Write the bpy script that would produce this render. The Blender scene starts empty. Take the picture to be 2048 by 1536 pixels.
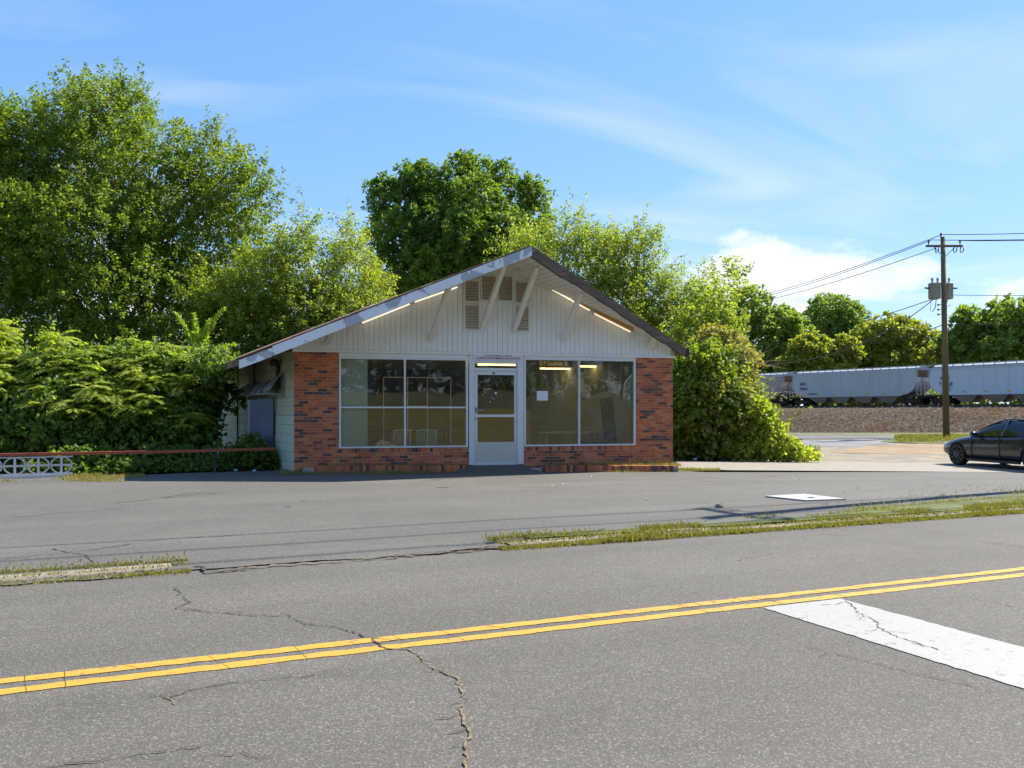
import bpy, bmesh, math, random
import numpy as np
from mathutils import Vector, Matrix, noise as mnoise

R = math.radians
rng = np.random.default_rng(7)
random.seed(7)
scene = bpy.context.scene
col = scene.collection

# ------------------------------------------------------------------ camera
F, YAW, HOR, CZ = 1720.0, R(14.8), 822.0, 1.40     # focal length in px of a 2048 px wide frame
cam_d = bpy.data.cameras.new("camera")
cam = bpy.data.objects.new("camera", cam_d)
col.objects.link(cam)
cam.location = (0, 0, CZ)
cam.rotation_euler = (R(90), 0, -YAW)
cam_d.sensor_width = 36.0
cam_d.lens = F / 2048 * 36
cam_d.shift_y = (HOR - 768) / 2048
cam_d.clip_end = 3000
cam_d.clip_start = 0.05
scene.camera = cam

# ------------------------------------------------------------------ world and sun
SUN = Vector((0.85, 0.25, 1.0)).normalized()          # towards the sun
EL, AZ = math.asin(SUN.z), math.atan2(SUN.x, SUN.y)
world = bpy.data.worlds.new("World")
scene.world = world
world.use_nodes = True
wn, wl = world.node_tree.nodes, world.node_tree.links
wn.clear()


def nd(tree, typ, **kw):
    n = tree.nodes.new(typ)
    for k, v in kw.items():
        if k == 'ins':
            for kk, vv in v.items():
                n.inputs[kk].default_value = vv
        else:
            setattr(n, k, v)
    return n


def math_n(tree, op, a, b=None, clamp=False):
    n = tree.nodes.new('ShaderNodeMath')
    n.operation = op
    n.use_clamp = clamp
    for i, v in enumerate((a, b)):
        if v is None:
            continue
        if isinstance(v, (int, float)):
            n.inputs[i].default_value = v
        else:
            tree.links.new(v, n.inputs[i])
    return n.outputs[0]


def ramp(tree, fac, stops):
    n = tree.nodes.new('ShaderNodeValToRGB')
    el = n.color_ramp.elements
    while len(el) < len(stops):
        el.new(0.5)
    for e, (p, c) in zip(el, stops):
        e.position = p
        e.color = (c[0], c[1], c[2], 1) if hasattr(c, '__len__') else (c, c, c, 1)
    tree.links.new(fac, n.inputs[0])
    return n.outputs[0]


def mixc(tree, fac, a, b, mode='MIX'):
    n = tree.nodes.new('ShaderNodeMix')
    n.data_type = 'RGBA'
    n.blend_type = mode
    for sock, v in ((n.inputs[0], fac), (n.inputs[6], a), (n.inputs[7], b)):
        if isinstance(v, (int, float)):
            sock.default_value = v
        elif hasattr(v, '__len__'):
            sock.default_value = (v[0], v[1], v[2], 1)
        else:
            tree.links.new(v, sock)
    return n.outputs[2]


wt = world.node_tree
sky = nd(wt, 'ShaderNodeTexSky', sky_type='NISHITA', sun_disc=False, sun_elevation=EL, sun_rotation=AZ,
         air_density=1.0, dust_density=0.25, ozone_density=2.6, altitude=100)
tc = nd(wt, 'ShaderNodeTexCoord')
sep = nd(wt, 'ShaderNodeSeparateXYZ')
wl.new(tc.outputs['Generated'], sep.inputs[0])
zc = math_n(wt, 'MAXIMUM', sep.outputs[2], 0.03)
px = math_n(wt, 'DIVIDE', sep.outputs[0], zc)
py = math_n(wt, 'DIVIDE', sep.outputs[1], zc)
comb = nd(wt, 'ShaderNodeCombineXYZ')
wl.new(px, comb.inputs[0]); wl.new(py, comb.inputs[1])
# thin high cirrus drawn out along one wind direction
mp = nd(wt, 'ShaderNodeMapping')
mp.inputs['Rotation'].default_value = (0, 0, R(-62))
mp.inputs['Location'].default_value = (0.4, 1.3, 0)
mp.inputs['Scale'].default_value = (0.35, 0.8, 1)
wl.new(comb.outputs[0], mp.inputs[0])
n1 = nd(wt, 'ShaderNodeTexNoise', ins={'Scale': 0.8, 'Detail': 8.0, 'Roughness': 0.5, 'Distortion': 1.6})
wl.new(mp.outputs[0], n1.inputs['Vector'])
cir = ramp(wt, n1.outputs[0], [(0.46, 0.0), (0.60, 0.19), (0.80, 0.48)])
CLOUD_LOC = (2, 7, 1)
# low cumulus banks close to the horizon, all round
mp2 = nd(wt, 'ShaderNodeMapping')
mp2.inputs['Scale'].default_value = (5.0, 5.0, 11.0)
mp2.inputs['Location'].default_value = CLOUD_LOC
wl.new(tc.outputs['Generated'], mp2.inputs[0])
n2 = nd(wt, 'ShaderNodeTexNoise', ins={'Scale': 1.0, 'Detail': 9.0, 'Roughness': 0.55, 'Distortion': 0.15})
wl.new(mp2.outputs[0], n2.inputs['Vector'])
band = ramp(wt, sep.outputs[2], [(0.0, 0.0), (0.12, 0.02), (0.18, 0.13), (0.23, 0.6), (0.28, 1.0)])
cumv = math_n(wt, 'SUBTRACT', n2.outputs[0], math_n(wt, 'MULTIPLY', band, 0.5))
cum = ramp(wt, cumv, [(0.475, 0.0), (0.525, 0.55), (0.58, 0.9), (0.70, 0.97)])
cl = math_n(wt, 'MAXIMUM', cir, cum)
sps = nd(wt, 'ShaderNodeSeparateColor')
wl.new(sky.outputs[0], sps.inputs[0])
cbs = nd(wt, 'ShaderNodeCombineColor')
for ch, (kk, pw) in enumerate(((0.36, 0.75), (0.598, 0.58), (1.16, 0.40))):      # a deeper blue than the plain model
    wl.new(math_n(wt, 'MULTIPLY', math_n(wt, 'POWER', sps.outputs[ch], pw), kk), cbs.inputs[ch])
skyc = mixc(wt, cl, cbs.outputs[0], (2.2, 2.25, 2.32))
bg = nd(wt, 'ShaderNodeBackground', ins={'Strength': 0.15})
wl.new(skyc, bg.inputs[0])
wo = nd(wt, 'ShaderNodeOutputWorld')
wl.new(bg.outputs[0], wo.inputs[0])

sun_d = bpy.data.lights.new("sun", 'SUN')
sun_d.energy = 3.05
sun_d.angle = R(0.53)
sun_d.color = (1.0, 0.94, 0.84)
sun = bpy.data.objects.new("sun", sun_d)
col.objects.link(sun)
sun.rotation_euler = (-SUN).to_track_quat('-Z', 'Y').to_euler()
sun.location = (40, 10, 50)

scene.view_settings.view_transform = 'Standard'
scene.view_settings.look = 'None'
scene.view_settings.gamma = 1.0
scene.view_settings.exposure = 1.76
scene.view_settings.use_curve_mapping = False
scene.cycles.max_bounces = 7
scene.cycles.transparent_max_bounces = 12
scene.cycles.caustics_reflective = False
scene.cycles.caustics_refractive = False
scene.cycles.use_denoising = True

# ------------------------------------------------------------------ pixels to places
SA, CA = math.sin(YAW), math.cos(YAW)


def ss(a, b, x):
    t = np.clip((np.asarray(x, float) - a) / (b - a), 0, 1)
    return t * t * (3 - 2 * t)


def H(X, Y):
    """height of the ground: level by the road, falling gently towards the right-hand drive"""
    X = np.asarray(X, float); Y = np.asarray(Y, float)
    hx = np.interp(X, [-50, 1, 9, 14, 19, 24, 60], [.045, .045, -.05, -.17, -.29, -.29, -.29])
    h = hx * ss(8.5, 15, Y - 0.16 * X) * (1 - ss(26, 38, Y))
    D = X * SA + Y * CA
    h = h - 1.5 * ss(56, 82, D) * ss(20, 36, X)
    return h


def ray(x, y):
    u = x - 1024.0
    return F * SA + u * CA, F * CA - u * SA, HOR - y


def gp(x, y, off=0.0):
    a, b, c = ray(x, y)
    z = 0.0
    for _ in range(30):
        t = (z + off - CZ) / c
        z = 0.5 * z + 0.5 * float(H(a * t, b * t))
    t = (z + off - CZ) / c
    return a * t, b * t


def at(x, y, D):
    """point seen at pixel (x, y) at depth D metres"""
    a, b, c = ray(x, y)
    t = D / F
    return Vector((a * t, b * t, CZ + c * t))


Y0 = 19.3                                   # the shop front stands in this plane


def fx(x, Y=Y0):
    a, b, c = ray(x, 0)
    return a / b * Y


def fz(x, y, Y=Y0):
    a, b, c = ray(x, y)
    return CZ + c / b * Y


RA = R(9.1)                                 # the road runs at this angle to the shop front
ER = Vector((math.cos(RA), math.sin(RA), 0))
NR = Vector((-math.sin(RA), math.cos(RA), 0))


def road_pt(s, n, z=0.0):
    p = ER * s + NR * n
    return (p.x, p.y, z)


def to_road(x, y):
    return x * ER.x + y * ER.y, x * NR.x + y * NR.y


# ------------------------------------------------------------------ object helpers
def link(o, parent=None):
    col.objects.link(o)
    if parent is not None:
        o.parent = parent
    return o


def tag(o, label, cat, group=None):
    o["label"] = label
    o["category"] = cat
    if group:
        o["group"] = group
    return o


def empty(name, loc=(0, 0, 0), rz=0.0, label=None, cat=None, group=None):
    o = bpy.data.objects.new(name, None)
    o.empty_display_size = 0.2
    o.location = loc
    o.rotation_euler = (0, 0, rz)
    link(o)
    if label:
        tag(o, label, cat, group)
    return o


def mobj(name, me, parent=None, loc=None, rot=None, scale=None):
    o = bpy.data.objects.new(name, me)
    link(o, parent)
    if loc is not None:
        o.location = loc
    if rot is not None:
        o.rotation_euler = rot
    if scale is not None:
        o.scale = scale
    return o


class MB:
    """collects shapes that become one mesh"""

    def __init__(self):
        self.v, self.f, self.m = [], [], []

    def add(self, vs, fs, mi=0):
        n = len(self.v)
        self.v += [tuple(p) for p in vs]
        self.f += [tuple(i + n for i in f) for f in fs]
        self.m += [mi] * len(fs)
        return self

    def box(self, a, b, mi=0):
        x0, y0, z0 = a
        x1, y1, z1 = b
        vs = [(x0, y0, z0), (x1, y0, z0), (x1, y1, z0), (x0, y1, z0),
              (x0, y0, z1), (x1, y0, z1), (x1, y1, z1), (x0, y1, z1)]
        return self.add(vs, BOXF, mi)

    def hexa(self, vs, mi=0):
        return self.add(vs, BOXF, mi)

    def bar(self, p, q, w, h=None, mi=0, up=(0, 0, 1)):
        h = h or w
        p, q = Vector(p), Vector(q)
        d = (q - p).normalized()
        up = Vector(up)
        if abs(d.dot(up)) > 0.98:
            up = Vector((0, 1, 0))
        s = d.cross(up).normalized() * (w / 2)
        t = s.cross(d).normalized() * (h / 2)
        vs = [p - s - t, p + s - t, p + s + t, p - s + t, q - s - t, q + s - t, q + s + t, q - s + t]
        return self.add(vs, [(0, 3, 2, 1), (4, 5, 6, 7), (0, 1, 5, 4), (1, 2, 6, 5), (2, 3, 7, 6), (3, 0, 4, 7)], mi)

    def tube(self, pts, rad, n=8, mi=0, cap=True):
        pts = [Vector(p) for p in pts]
        k = len(pts)
        rad = [rad] * k if isinstance(rad, (int, float)) else list(rad)
        base = len(self.v)
        prev = None
        for i, p in enumerate(pts):
            d = (pts[min(i + 1, k - 1)] - pts[max(i - 1, 0)])
            if d.length < 1e-9:
                d = Vector((0, 0, 1))
            d.normalize()
            if prev is None:
                a = Vector((0, 0, 1)) if abs(d.z) < 0.9 else Vector((1, 0, 0))
                s = d.cross(a).normalized()
            else:
                s = (prev - d * prev.dot(d))
                s = s.normalized() if s.length > 1e-6 else d.orthogonal().normalized()
            prev = s
            t = d.cross(s)
            for j in range(n):
                an = 2 * math.pi * j / n
                self.v.append(tuple(p + (s * math.cos(an) + t * math.sin(an)) * rad[i]))
        for i in range(k - 1):
            for j in range(n):
                a = base + i * n + j
                b = base + i * n + (j + 1) % n
                self.f.append((a, b, b + n, a + n)); self.m.append(mi)
        if cap:
            self.f.append(tuple(base + j for j in reversed(range(n)))); self.m.append(mi)
            self.f.append(tuple(base + (k - 1) * n + j for j in range(n))); self.m.append(mi)
        return self

    def lathe(self, prof, c=(0, 0, 0), n=16, axis='z', mi=0, cap=True):
        base = len(self.v)
        for r, h in prof:
            for j in range(n):
                an = 2 * math.pi * j / n
                a, b = r * math.cos(an), r * math.sin(an)
                p = (a, b, h) if axis == 'z' else ((a, h, b) if axis == 'y' else (h, a, b))
                self.v.append((p[0] + c[0], p[1] + c[1], p[2] + c[2]))
        for i in range(len(prof) - 1):
            for j in range(n):
                a = base + i * n + j
                b = base + i * n + (j + 1) % n
                self.f.append((a, b, b + n, a + n)); self.m.append(mi)
        if cap:
            self.f.append(tuple(base + j for j in reversed(range(n)))); self.m.append(mi)
            self.f.append(tuple(base + (len(prof) - 1) * n + j for j in range(n))); self.m.append(mi)
        return self

    def prism(self, poly, ext, mi=0):
        """polygon (3d points) swept by vector ext"""
        n = len(poly)
        ext = Vector(ext)
        vs = [Vector(p) for p in poly] + [Vector(p) + ext for p in poly]
        fs = [tuple(reversed(range(n))), tuple(range(n, 2 * n))]
        fs += [(i, (i + 1) % n, (i + 1) % n + n, i + n) for i in range(n)]
        return self.add(vs, fs, mi)

    def mesh(self, name, mats, smooth=False):
        me = bpy.data.meshes.new(name)
        me.from_pydata(self.v, [], self.f)
        for m in (mats if isinstance(mats, (list, tuple)) else [mats]):
            me.materials.append(m)
        if any(self.m):
            me.polygons.foreach_set('material_index', self.m)
        bm = bmesh.new()
        bm.from_mesh(me)
        bmesh.ops.recalc_face_normals(bm, faces=bm.faces)
        bm.to_mesh(me)
        bm.free()
        if smooth:
            me.polygons.foreach_set('use_smooth', [True] * len(me.polygons))
        me.update()
        return me

    def build(self, name, mats, parent=None, smooth=False, loc=None, rot=None):
        return mobj(name, self.mesh(name, mats, smooth), parent, loc, rot)


BOXF = [(0, 3, 2, 1), (4, 5, 6, 7), (0, 1, 5, 4), (1, 2, 6, 5), (2, 3, 7, 6), (3, 0, 4, 7)]


def copy_tree(o, parent=None):
    c = o.copy()
    link(c, parent)
    for ch in list(o.children):
        copy_tree(ch, c)
    return c


def text_mesh(s, size, mat, ext=0.0, spacing=1.0):
    cu = bpy.data.curves.new("lettering", 'FONT')
    cu.body = s
    cu.size = size
    cu.extrude = ext
    cu.offset = 0.018
    cu.align_x = 'CENTER'
    cu.space_character = spacing
    cu.resolution_u = 3
    tmp = bpy.data.objects.new("tmp", cu)
    col.objects.link(tmp)
    dg = bpy.context.evaluated_depsgraph_get()
    me = bpy.data.meshes.new_from_object(tmp.evaluated_get(dg))
    bpy.data.objects.remove(tmp)
    bpy.data.curves.remove(cu)
    me.materials.clear()
    me.materials.append(mat)
    return me


# ------------------------------------------------------------------ materials
def new_mat(name):
    m = bpy.data.materials.new(name)
    m.use_nodes = True
    t = m.node_tree
    t.nodes.clear()
    out = t.nodes.new('ShaderNodeOutputMaterial')
    b = t.nodes.new('ShaderNodeBsdfPrincipled')
    t.links.new(b.outputs[0], out.inputs[0])
    return m, t, b, out


def pos(t, scale=(1, 1, 1)):
    g = t.nodes.new('ShaderNodeNewGeometry')
    if scale == (1, 1, 1):
        return g.outputs['Position']
    mpn = t.nodes.new('ShaderNodeMapping')
    mpn.inputs['Scale'].default_value = scale
    t.links.new(g.outputs['Position'], mpn.inputs[0])
    return mpn.outputs[0]


def noise_n(t, vec, scale, detail=5.0, rough=0.55, dist=0.0):
    n = t.nodes.new('ShaderNodeTexNoise')
    n.inputs['Scale'].default_value = scale
    n.inputs['Detail'].default_value = detail
    n.inputs['Roughness'].default_value = rough
    n.inputs['Distortion'].default_value = dist
    t.links.new(vec, n.inputs['Vector'])
    return n.outputs[0]


def bump_n(t, b, h, strength, dist=0.01):
    n = t.nodes.new('ShaderNodeBump')
    n.inputs['Strength'].default_value = strength
    n.inputs['Distance'].default_value = dist
    t.links.new(h, n.inputs['Height'])
    t.links.new(n.outputs[0], b.inputs['Normal'])


def sc(c, k):
    return tuple(max(0.0, min(1.0, x * k)) for x in c)


def P(name, c, rough=0.7, var=0.15, scale=6.0, bump=0.15, bscale=60.0, metal=0.0, spec=0.4, c2=None,
      stretch=(1, 1, 1), patch=None):
    """plain surface with mottling: c varied by noise; c2 blotches where patch=(lo,hi) of a second noise"""
    m, t, b, out = new_mat(name)
    v = pos(t, stretch)
    n = noise_n(t, v, scale, 6)
    colr = ramp(t, n, [(0.3, sc(c, 1 - var)), (0.7, sc(c, 1 + var))])
    if c2 is not None:
        lo, hi = patch or (0.52, 0.62)
        n2_ = noise_n(t, v, scale * 0.6 + 0.37, 7, 0.62, 0.4)
        colr = mixc(t, ramp(t, n2_, [(lo, 0.0), (hi, 1.0)]), colr, c2)
    fine = noise_n(t, v, bscale, 3)
    colr = mixc(t, 0.25, colr, ramp(t, fine, [(0.3, sc(c, 0.75)), (0.7, sc(c, 1.2))]))
    t.links.new(colr, b.inputs['Base Color'])
    b.inputs['Roughness'].default_value = rough
    b.inputs['Metallic'].default_value = metal
    b.inputs['Specular IOR Level'].default_value = spec
    if bump:
        bump_n(t, b, fine, bump, 0.01)
    return m


def asphalt(name, c, speck=1.0, tan=0.25):
    m, t, b, out = new_mat(name)
    v = pos(t)
    big = noise_n(t, v, 0.35, 6, 0.6)
    mid = noise_n(t, v, 3.0, 5, 0.6)
    g_ = t.nodes.new('ShaderNodeNewGeometry')
    rm_ = t.nodes.new('ShaderNodeMapping')
    rm_.inputs['Rotation'].default_value = (0, 0, -R(9.1))
    t.links.new(g_.outputs['Position'], rm_.inputs[0])
    st_ = t.nodes.new('ShaderNodeMapping')
    st_.inputs['Scale'].default_value = (0.05, 0.85, 1)
    t.links.new(rm_.outputs[0], st_.inputs[0])
    streak = noise_n(t, st_.outputs[0], 1.0, 6, 0.62, 0.3)
    patchn = noise_n(t, v, 0.9, 3, 0.5, 1.2)
    vo = t.nodes.new('ShaderNodeTexVoronoi')
    vo.inputs['Scale'].default_value = 125.0
    t.links.new(v, vo.inputs['Vector'])
    sepc = t.nodes.new('ShaderNodeSeparateColor')
    t.links.new(vo.outputs['Color'], sepc.inputs[0])
    colr = ramp(t, big, [(0.28, sc(c, 0.80)), (0.72, sc(c, 1.18))])
    colr = mixc(t, ramp(t, mid, [(0.35, 0.0), (0.7, 0.35)]), colr, sc((c[0] * 1.06, c[1], c[2] * 0.92), 1.1))
    colr = mixc(t, ramp(t, streak, [(0.44, 0.0), (0.68, 0.55)]), colr, sc(c, 0.70))
    colr = mixc(t, ramp(t, streak, [(0.30, 0.5), (0.45, 0.0)]), colr, sc((c[0] * 1.02, c[1], c[2] * .96), 1.28))
    colr = mixc(t, ramp(t, patchn, [(0.60, 0.0), (0.68, 0.28)]), colr, sc(c, 0.66))
    st = ramp(t, sepc.outputs[0], [(0.0, 0.40), (0.35, 0.78), (0.70, 1.08), (0.88, 1.9), (1.0, 4.2)])
    grain = mixc(t, 0.62 * speck, (1, 1, 1), st)
    colr = mixc(t, 1.0, colr, grain, 'MULTIPLY')
    tn = ramp(t, sepc.outputs[1], [(0.6, 0.0), (0.9, tan)])
    colr = mixc(t, tn, colr, (c[0] * 1.7, c[1] * 1.35, c[2] * 1.05))
    t.links.new(colr, b.inputs['Base Color'])
    b.inputs['Roughness'].default_value = 0.85
    b.inputs['Specular IOR Level'].default_value = 0.35
    bump_n(t, b, vo.outputs['Distance'], 0.3, 0.006)
    return m


def leaf_mat(name, c1, c2, c3, trans=0.4, shine=0.35):
    m, t, b, out = new_mat(name)
    g = t.nodes.new('ShaderNodeNewGeometry')
    colr = ramp(t, g.outputs['Random Per Island'], [(0.0, c1), (0.5, c2), (1.0, c3)])
    n = noise_n(t, g.outputs['Position'], 0.55, 3)
    colr = mixc(t, ramp(t, n, [(0.35, 0.0), (0.68, 0.55)]), colr, c3)
    t.links.new(colr, b.inputs['Base Color'])
    b.inputs['Roughness'].default_value = 0.55
    b.inputs['Specular IOR Level'].default_value = shine
    tr = t.nodes.new('ShaderNodeBsdfTranslucent')
    tcx = mixc(t, 1.0, colr, (1.45, 1.5, 0.55), 'MULTIPLY')
    t.links.new(tcx, tr.inputs[0])
    mx = t.nodes.new('ShaderNodeMixShader')
    mx.inputs[0].default_value = trans
    t.links.new(b.outputs[0], mx.inputs[1])
    t.links.new(tr.outputs[0], mx.inputs[2])
    t.links.new(mx.outputs[0], out.inputs[0])
    return m


def paint_line(name, c, under, lo=0.60, hi=0.68):
    """road paint with worn gaps and grit showing through"""
    m, t, b, out = new_mat(name)
    v = pos(t)
    n = noise_n(t, v, 16, 8, 0.7)
    n2_ = noise_n(t, v, 2.2, 4)
    f = math_n(t, 'ADD', math_n(t, 'MULTIPLY', n, 0.75), math_n(t, 'MULTIPLY', n2_, 0.25))
    colr = mixc(t, ramp(t, f, [(lo, 0.0), (hi, 1.0)]), c, under)
    colr = mixc(t, 0.5, colr, mixc(t, 1.0, colr, ramp(t, noise_n(t, v, 120, 3), [(0.3, 0.7), (0.7, 1.2)]), 'MULTIPLY'))
    t.links.new(colr, b.inputs['Base Color'])
    b.inputs['Roughness'].default_value = 0.7
    bump_n(t, b, noise_n(t, v, 120, 3), 0.25, 0.01)
    return m


def glass_mat(name, tint=(0.80, 0.86, 0.82), wave=0.0, dirt=0.04):
    m, t, b, out = new_mat(name)
    t.nodes.remove(b)
    tr = nd(t, 'ShaderNodeBsdfTransparent')
    tr.inputs[0].default_value = (*tint, 1)
    gl = nd(t, 'ShaderNodeBsdfGlossy', ins={'Roughness': 0.02})
    gl.inputs[0].default_value = (0.92, 0.96, 0.94, 1)
    fr = nd(t, 'ShaderNodeFresnel', ins={'IOR': 1.5})
    df = nd(t, 'ShaderNodeBsdfDiffuse')
    df.inputs[0].default_value = (0.5, 0.5, 0.46, 1)
    if wave:
        bn = nd(t, 'ShaderNodeBump', ins={'Strength': wave, 'Distance': 0.05})
        t.links.new(noise_n(t, pos(t, (1, 1, 0.8)), 1.3, 1.0), bn.inputs['Height'])
        t.links.new(bn.outputs[0], gl.inputs['Normal'])
    m1 = nd(t, 'ShaderNodeMixShader')
    t.links.new(math_n(t, 'MULTIPLY', fr.outputs[0], 1.9, True), m1.inputs[0])
    t.links.new(tr.outputs[0], m1.inputs[1]); t.links.new(gl.outputs[0], m1.inputs[2])
    m2 = nd(t, 'ShaderNodeMixShader')
    dn = ramp(t, noise_n(t, pos(t), 3.0, 8, 0.65), [(0.4, dirt * 0.5), (0.75, dirt * 2.2)])  # dirt film; its pale diffuse is also raised to brighten dim windows
    t.links.new(dn, m2.inputs[0])
    t.links.new(m1.outputs[0], m2.inputs[1]); t.links.new(df.outputs[0], m2.inputs[2])
    t.links.new(m2.outputs[0], out.inputs[0])
    return m


def emit_mat(name, c, s, base=(0.8, 0.8, 0.75)):
    m, t, b, out = new_mat(name)
    b.inputs['Base Color'].default_value = (*base, 1)
    b.inputs['Emission Color'].default_value = (*c, 1)
    b.inputs['Emission Strength'].default_value = s
    return m


M = {}
M['road'] = asphalt('road_asphalt', (0.094, 0.0900, 0.077), 0.64, 0.28)
M['lot'] = asphalt('lot_asphalt', (0.098, 0.0945, 0.083), 0.6, 0.2)
M['street'] = asphalt('street_asphalt', (0.11, 0.108, 0.105), 0.6, 0.1)
M['yellow'] = paint_line('yellow_paint', (0.50, 0.265, 0.026), (0.13, 0.105, 0.065), 0.545, 0.64)
M['white_line'] = paint_line('white_paint', (0.30, 0.295, 0.27), (0.13, 0.12, 0.105), 0.555, 0.65)
M['crack'] = P('crack_dirt', (0.045, 0.037, 0.030), 0.95, 0.5, 30, 0.3, 90, c2=(0.13, 0.09, 0.05), patch=(0.55, 0.62))
M['crack_tan'] = P('crack_sand', (0.20, 0.15, 0.09), 0.95, 0.4, 25, 0.3, 90, c2=(0.03, 0.025, 0.02), patch=(0.5, 0.56))
M['stain'] = P('lot_stain', (0.075, 0.065, 0.055), 0.9, 0.3, 6, 0.2, 80)
M['concrete'] = P('old_concrete', (0.245, 0.214, 0.167), 0.85, 0.15, 3, 0.3, 70, c2=(0.25, 0.21, 0.16), patch=(0.55, 0.7))
M['kerb'] = P('kerb_concrete', (0.240, 0.204, 0.150), 0.9, 0.2, 4, 0.4, 60, c2=(0.17, 0.12, 0.07), patch=(0.53, 0.63))
M['slab'] = P('slab_concrete', (0.341, 0.335, 0.310), 0.85, 0.1, 5, 0.2, 60)
M['ground'] = P('ground_soil', (0.13, 0.105, 0.055), 0.95, 0.3, 0.8, 0.4, 30, c2=(0.09, 0.12, 0.03), patch=(0.42, 0.55))
M['grass_floor'] = P('grass_floor', (0.088, 0.104, 0.028), 0.95, 0.35, 1.2, 0.4, 40, c2=(0.20, 0.16, 0.07), patch=(0.55, 0.68))
M['gravel'] = P('gravel_fine', (0.197, 0.170, 0.129), 0.95, 0.25, 1.2, 0.8, 26, c2=(0.34, 0.25, 0.14), patch=(0.5, 0.62))
M['dirt'] = P('tan_dirt', (0.251, 0.172, 0.092), 0.95, 0.2, 0.9, 0.4, 30, c2=(0.28, 0.22, 0.15), patch=(0.5, 0.65))
M['grey_gravel'] = P('grey_gravel', (0.189, 0.182, 0.175), 0.95, 0.2, 1.2, 0.9, 24)


def ballast_mat():
    m, t, b, out = new_mat('ballast')
    v = pos(t)
    vo = t.nodes.new('ShaderNodeTexVoronoi')
    vo.inputs['Scale'].default_value = 5.0
    t.links.new(v, vo.inputs['Vector'])
    sp = t.nodes.new('ShaderNodeSeparateColor')
    t.links.new(vo.outputs['Color'], sp.inputs[0])
    c = ramp(t, sp.outputs[0], [(0.0, (0.050, 0.037, 0.026)), (0.4, (0.092, 0.070, 0.050)), (0.75, (0.122, 0.096, 0.071)), (1.0, (0.185, 0.155, 0.122))])
    n = noise_n(t, v, 0.16, 5)
    c = mixc(t, ramp(t, n, [(0.45, 0.0), (0.65, 0.5)]), c, (0.085, 0.05, 0.024))
    t.links.new(c, b.inputs['Base Color'])
    b.inputs['Roughness'].default_value = 0.95
    b.inputs['Specular IOR Level'].default_value = 0.0
    bump_n(t, b, vo.outputs['Distance'], 0.3, 0.08)
    return m


M['ballast'] = ballast_mat()
BR = [((0.54, 0.155, 0.063), 5), ((0.60, 0.205, 0.086), 4), ((0.48, 0.135, 0.062), 4), ((0.33, 0.105, 0.062), 2.2),
      ((0.185, 0.080, 0.060), 1.7), ((0.110, 0.066, 0.058), 1.2)]
BRM = [P('brick_%d' % i, c, 0.85, 0.18, 9, 0.35, 80) for i, (c, w) in enumerate(BR)]
BRW = [w for c, w in BR]
M['mortar'] = P('mortar', (0.50, 0.39, 0.29), 0.95, 0.15, 12, 0.3, 90)
M['siding'] = P('siding_paint', (0.848, 0.848, 0.816), 0.6, 0.035, 2.5, 0.06, 50, c2=(0.66, 0.65, 0.60), patch=(0.62, 0.78), stretch=(1, 1, 0.25))
M['soffit'] = P('soffit_paint', (0.848, 0.806, 0.721), 0.6, 0.05, 2.0, 0.06, 40, c2=(0.62, 0.54, 0.42), patch=(0.6, 0.75))
M['trim'] = P('trim_paint', (0.819, 0.819, 0.788), 0.55, 0.05, 3, 0.05, 50)
M['peel'] = P('peeling_fascia', (0.80, 0.81, 0.82), 0.6, 0.04, 2.2, 0.1, 40, c2=(0.30, 0.34, 0.37), patch=(0.565, 0.575))
M['rot'] = P('weathered_wood', (0.055, 0.043, 0.036), 0.9, 0.45, 5, 0.6, 30, c2=(0.16, 0.11, 0.07), patch=(0.52, 0.66), stretch=(0.4, 1, 3))
M['shingle'] = P('roof_shingle', (0.17, 0.105, 0.062), 0.95, 0.35, 3, 0.6, 40, c2=(0.30, 0.18, 0.09), patch=(0.5, 0.62))
M['louver'] = P('louver_paint', (0.60, 0.52, 0.41), 0.7, 0.12, 5, 0.1, 50)
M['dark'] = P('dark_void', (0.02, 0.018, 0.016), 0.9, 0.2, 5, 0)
M['batten'] = P('orange_batten', (0.50, 0.26, 0.075), 0.6, 0.2, 4, 0.15, 40, stretch=(0.4, 1, 1))
M['tube'] = emit_mat('fluorescent_tube', (1.0, 0.86, 0.62), 0.3)
M['warm'] = emit_mat('ceiling_and_fill_lamp', (1.0, 0.66, 0.28), 1.5)
M['alu'] = P('aluminium', (0.72, 0.75, 0.77), 0.42, 0.05, 4, 0.02, 50, metal=0.25)
M['alu_kick'] = P('kick_plate', (0.60, 0.58, 0.53), 0.5, 0.08, 2.5, 0.03, 30, metal=0.3)
M['block'] = P('painted_block', (0.50, 0.55, 0.38), 0.85, 0.08, 2.2, 0.3, 70, c2=(0.42, 0.39, 0.24), patch=(0.58, 0.74), stretch=(1, 1, 0.35))
M['block2'] = P('painted_block_pale', (0.55, 0.60, 0.47), 0.85, 0.08, 2.2, 0.3, 70, c2=(0.33, 0.35, 0.27), patch=(0.6, 0.75), stretch=(1, 1, 0.35))
M['block_joint'] = P('block_joint', (0.19, 0.21, 0.14), 0.95, 0.15, 6, 0.2, 60)
M['blue_door'] = P('blue_grey_door', (0.13, 0.17, 0.25), 0.5, 0.1, 2.5, 0.05, 40)
M['blue_pale'] = P('pale_blue_trim', (0.33, 0.42, 0.45), 0.5, 0.1, 2.5, 0.05, 40)
M['awning'] = P('awning_metal', (0.27, 0.31, 0.31), 0.55, 0.25, 5, 0.15, 30, c2=(0.60, 0.58, 0.48), patch=(0.56, 0.64))
M['rust'] = P('red_rail', (0.40, 0.095, 0.045), 0.7, 0.2, 5, 0.2, 50, c2=(0.22, 0.07, 0.04), patch=(0.55, 0.68))
M['breeze'] = P('breeze_block', (0.60, 0.57, 0.55), 0.85, 0.1, 6, 0.25, 60, c2=(0.36, 0.34, 0.30), patch=(0.58, 0.7))
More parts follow.
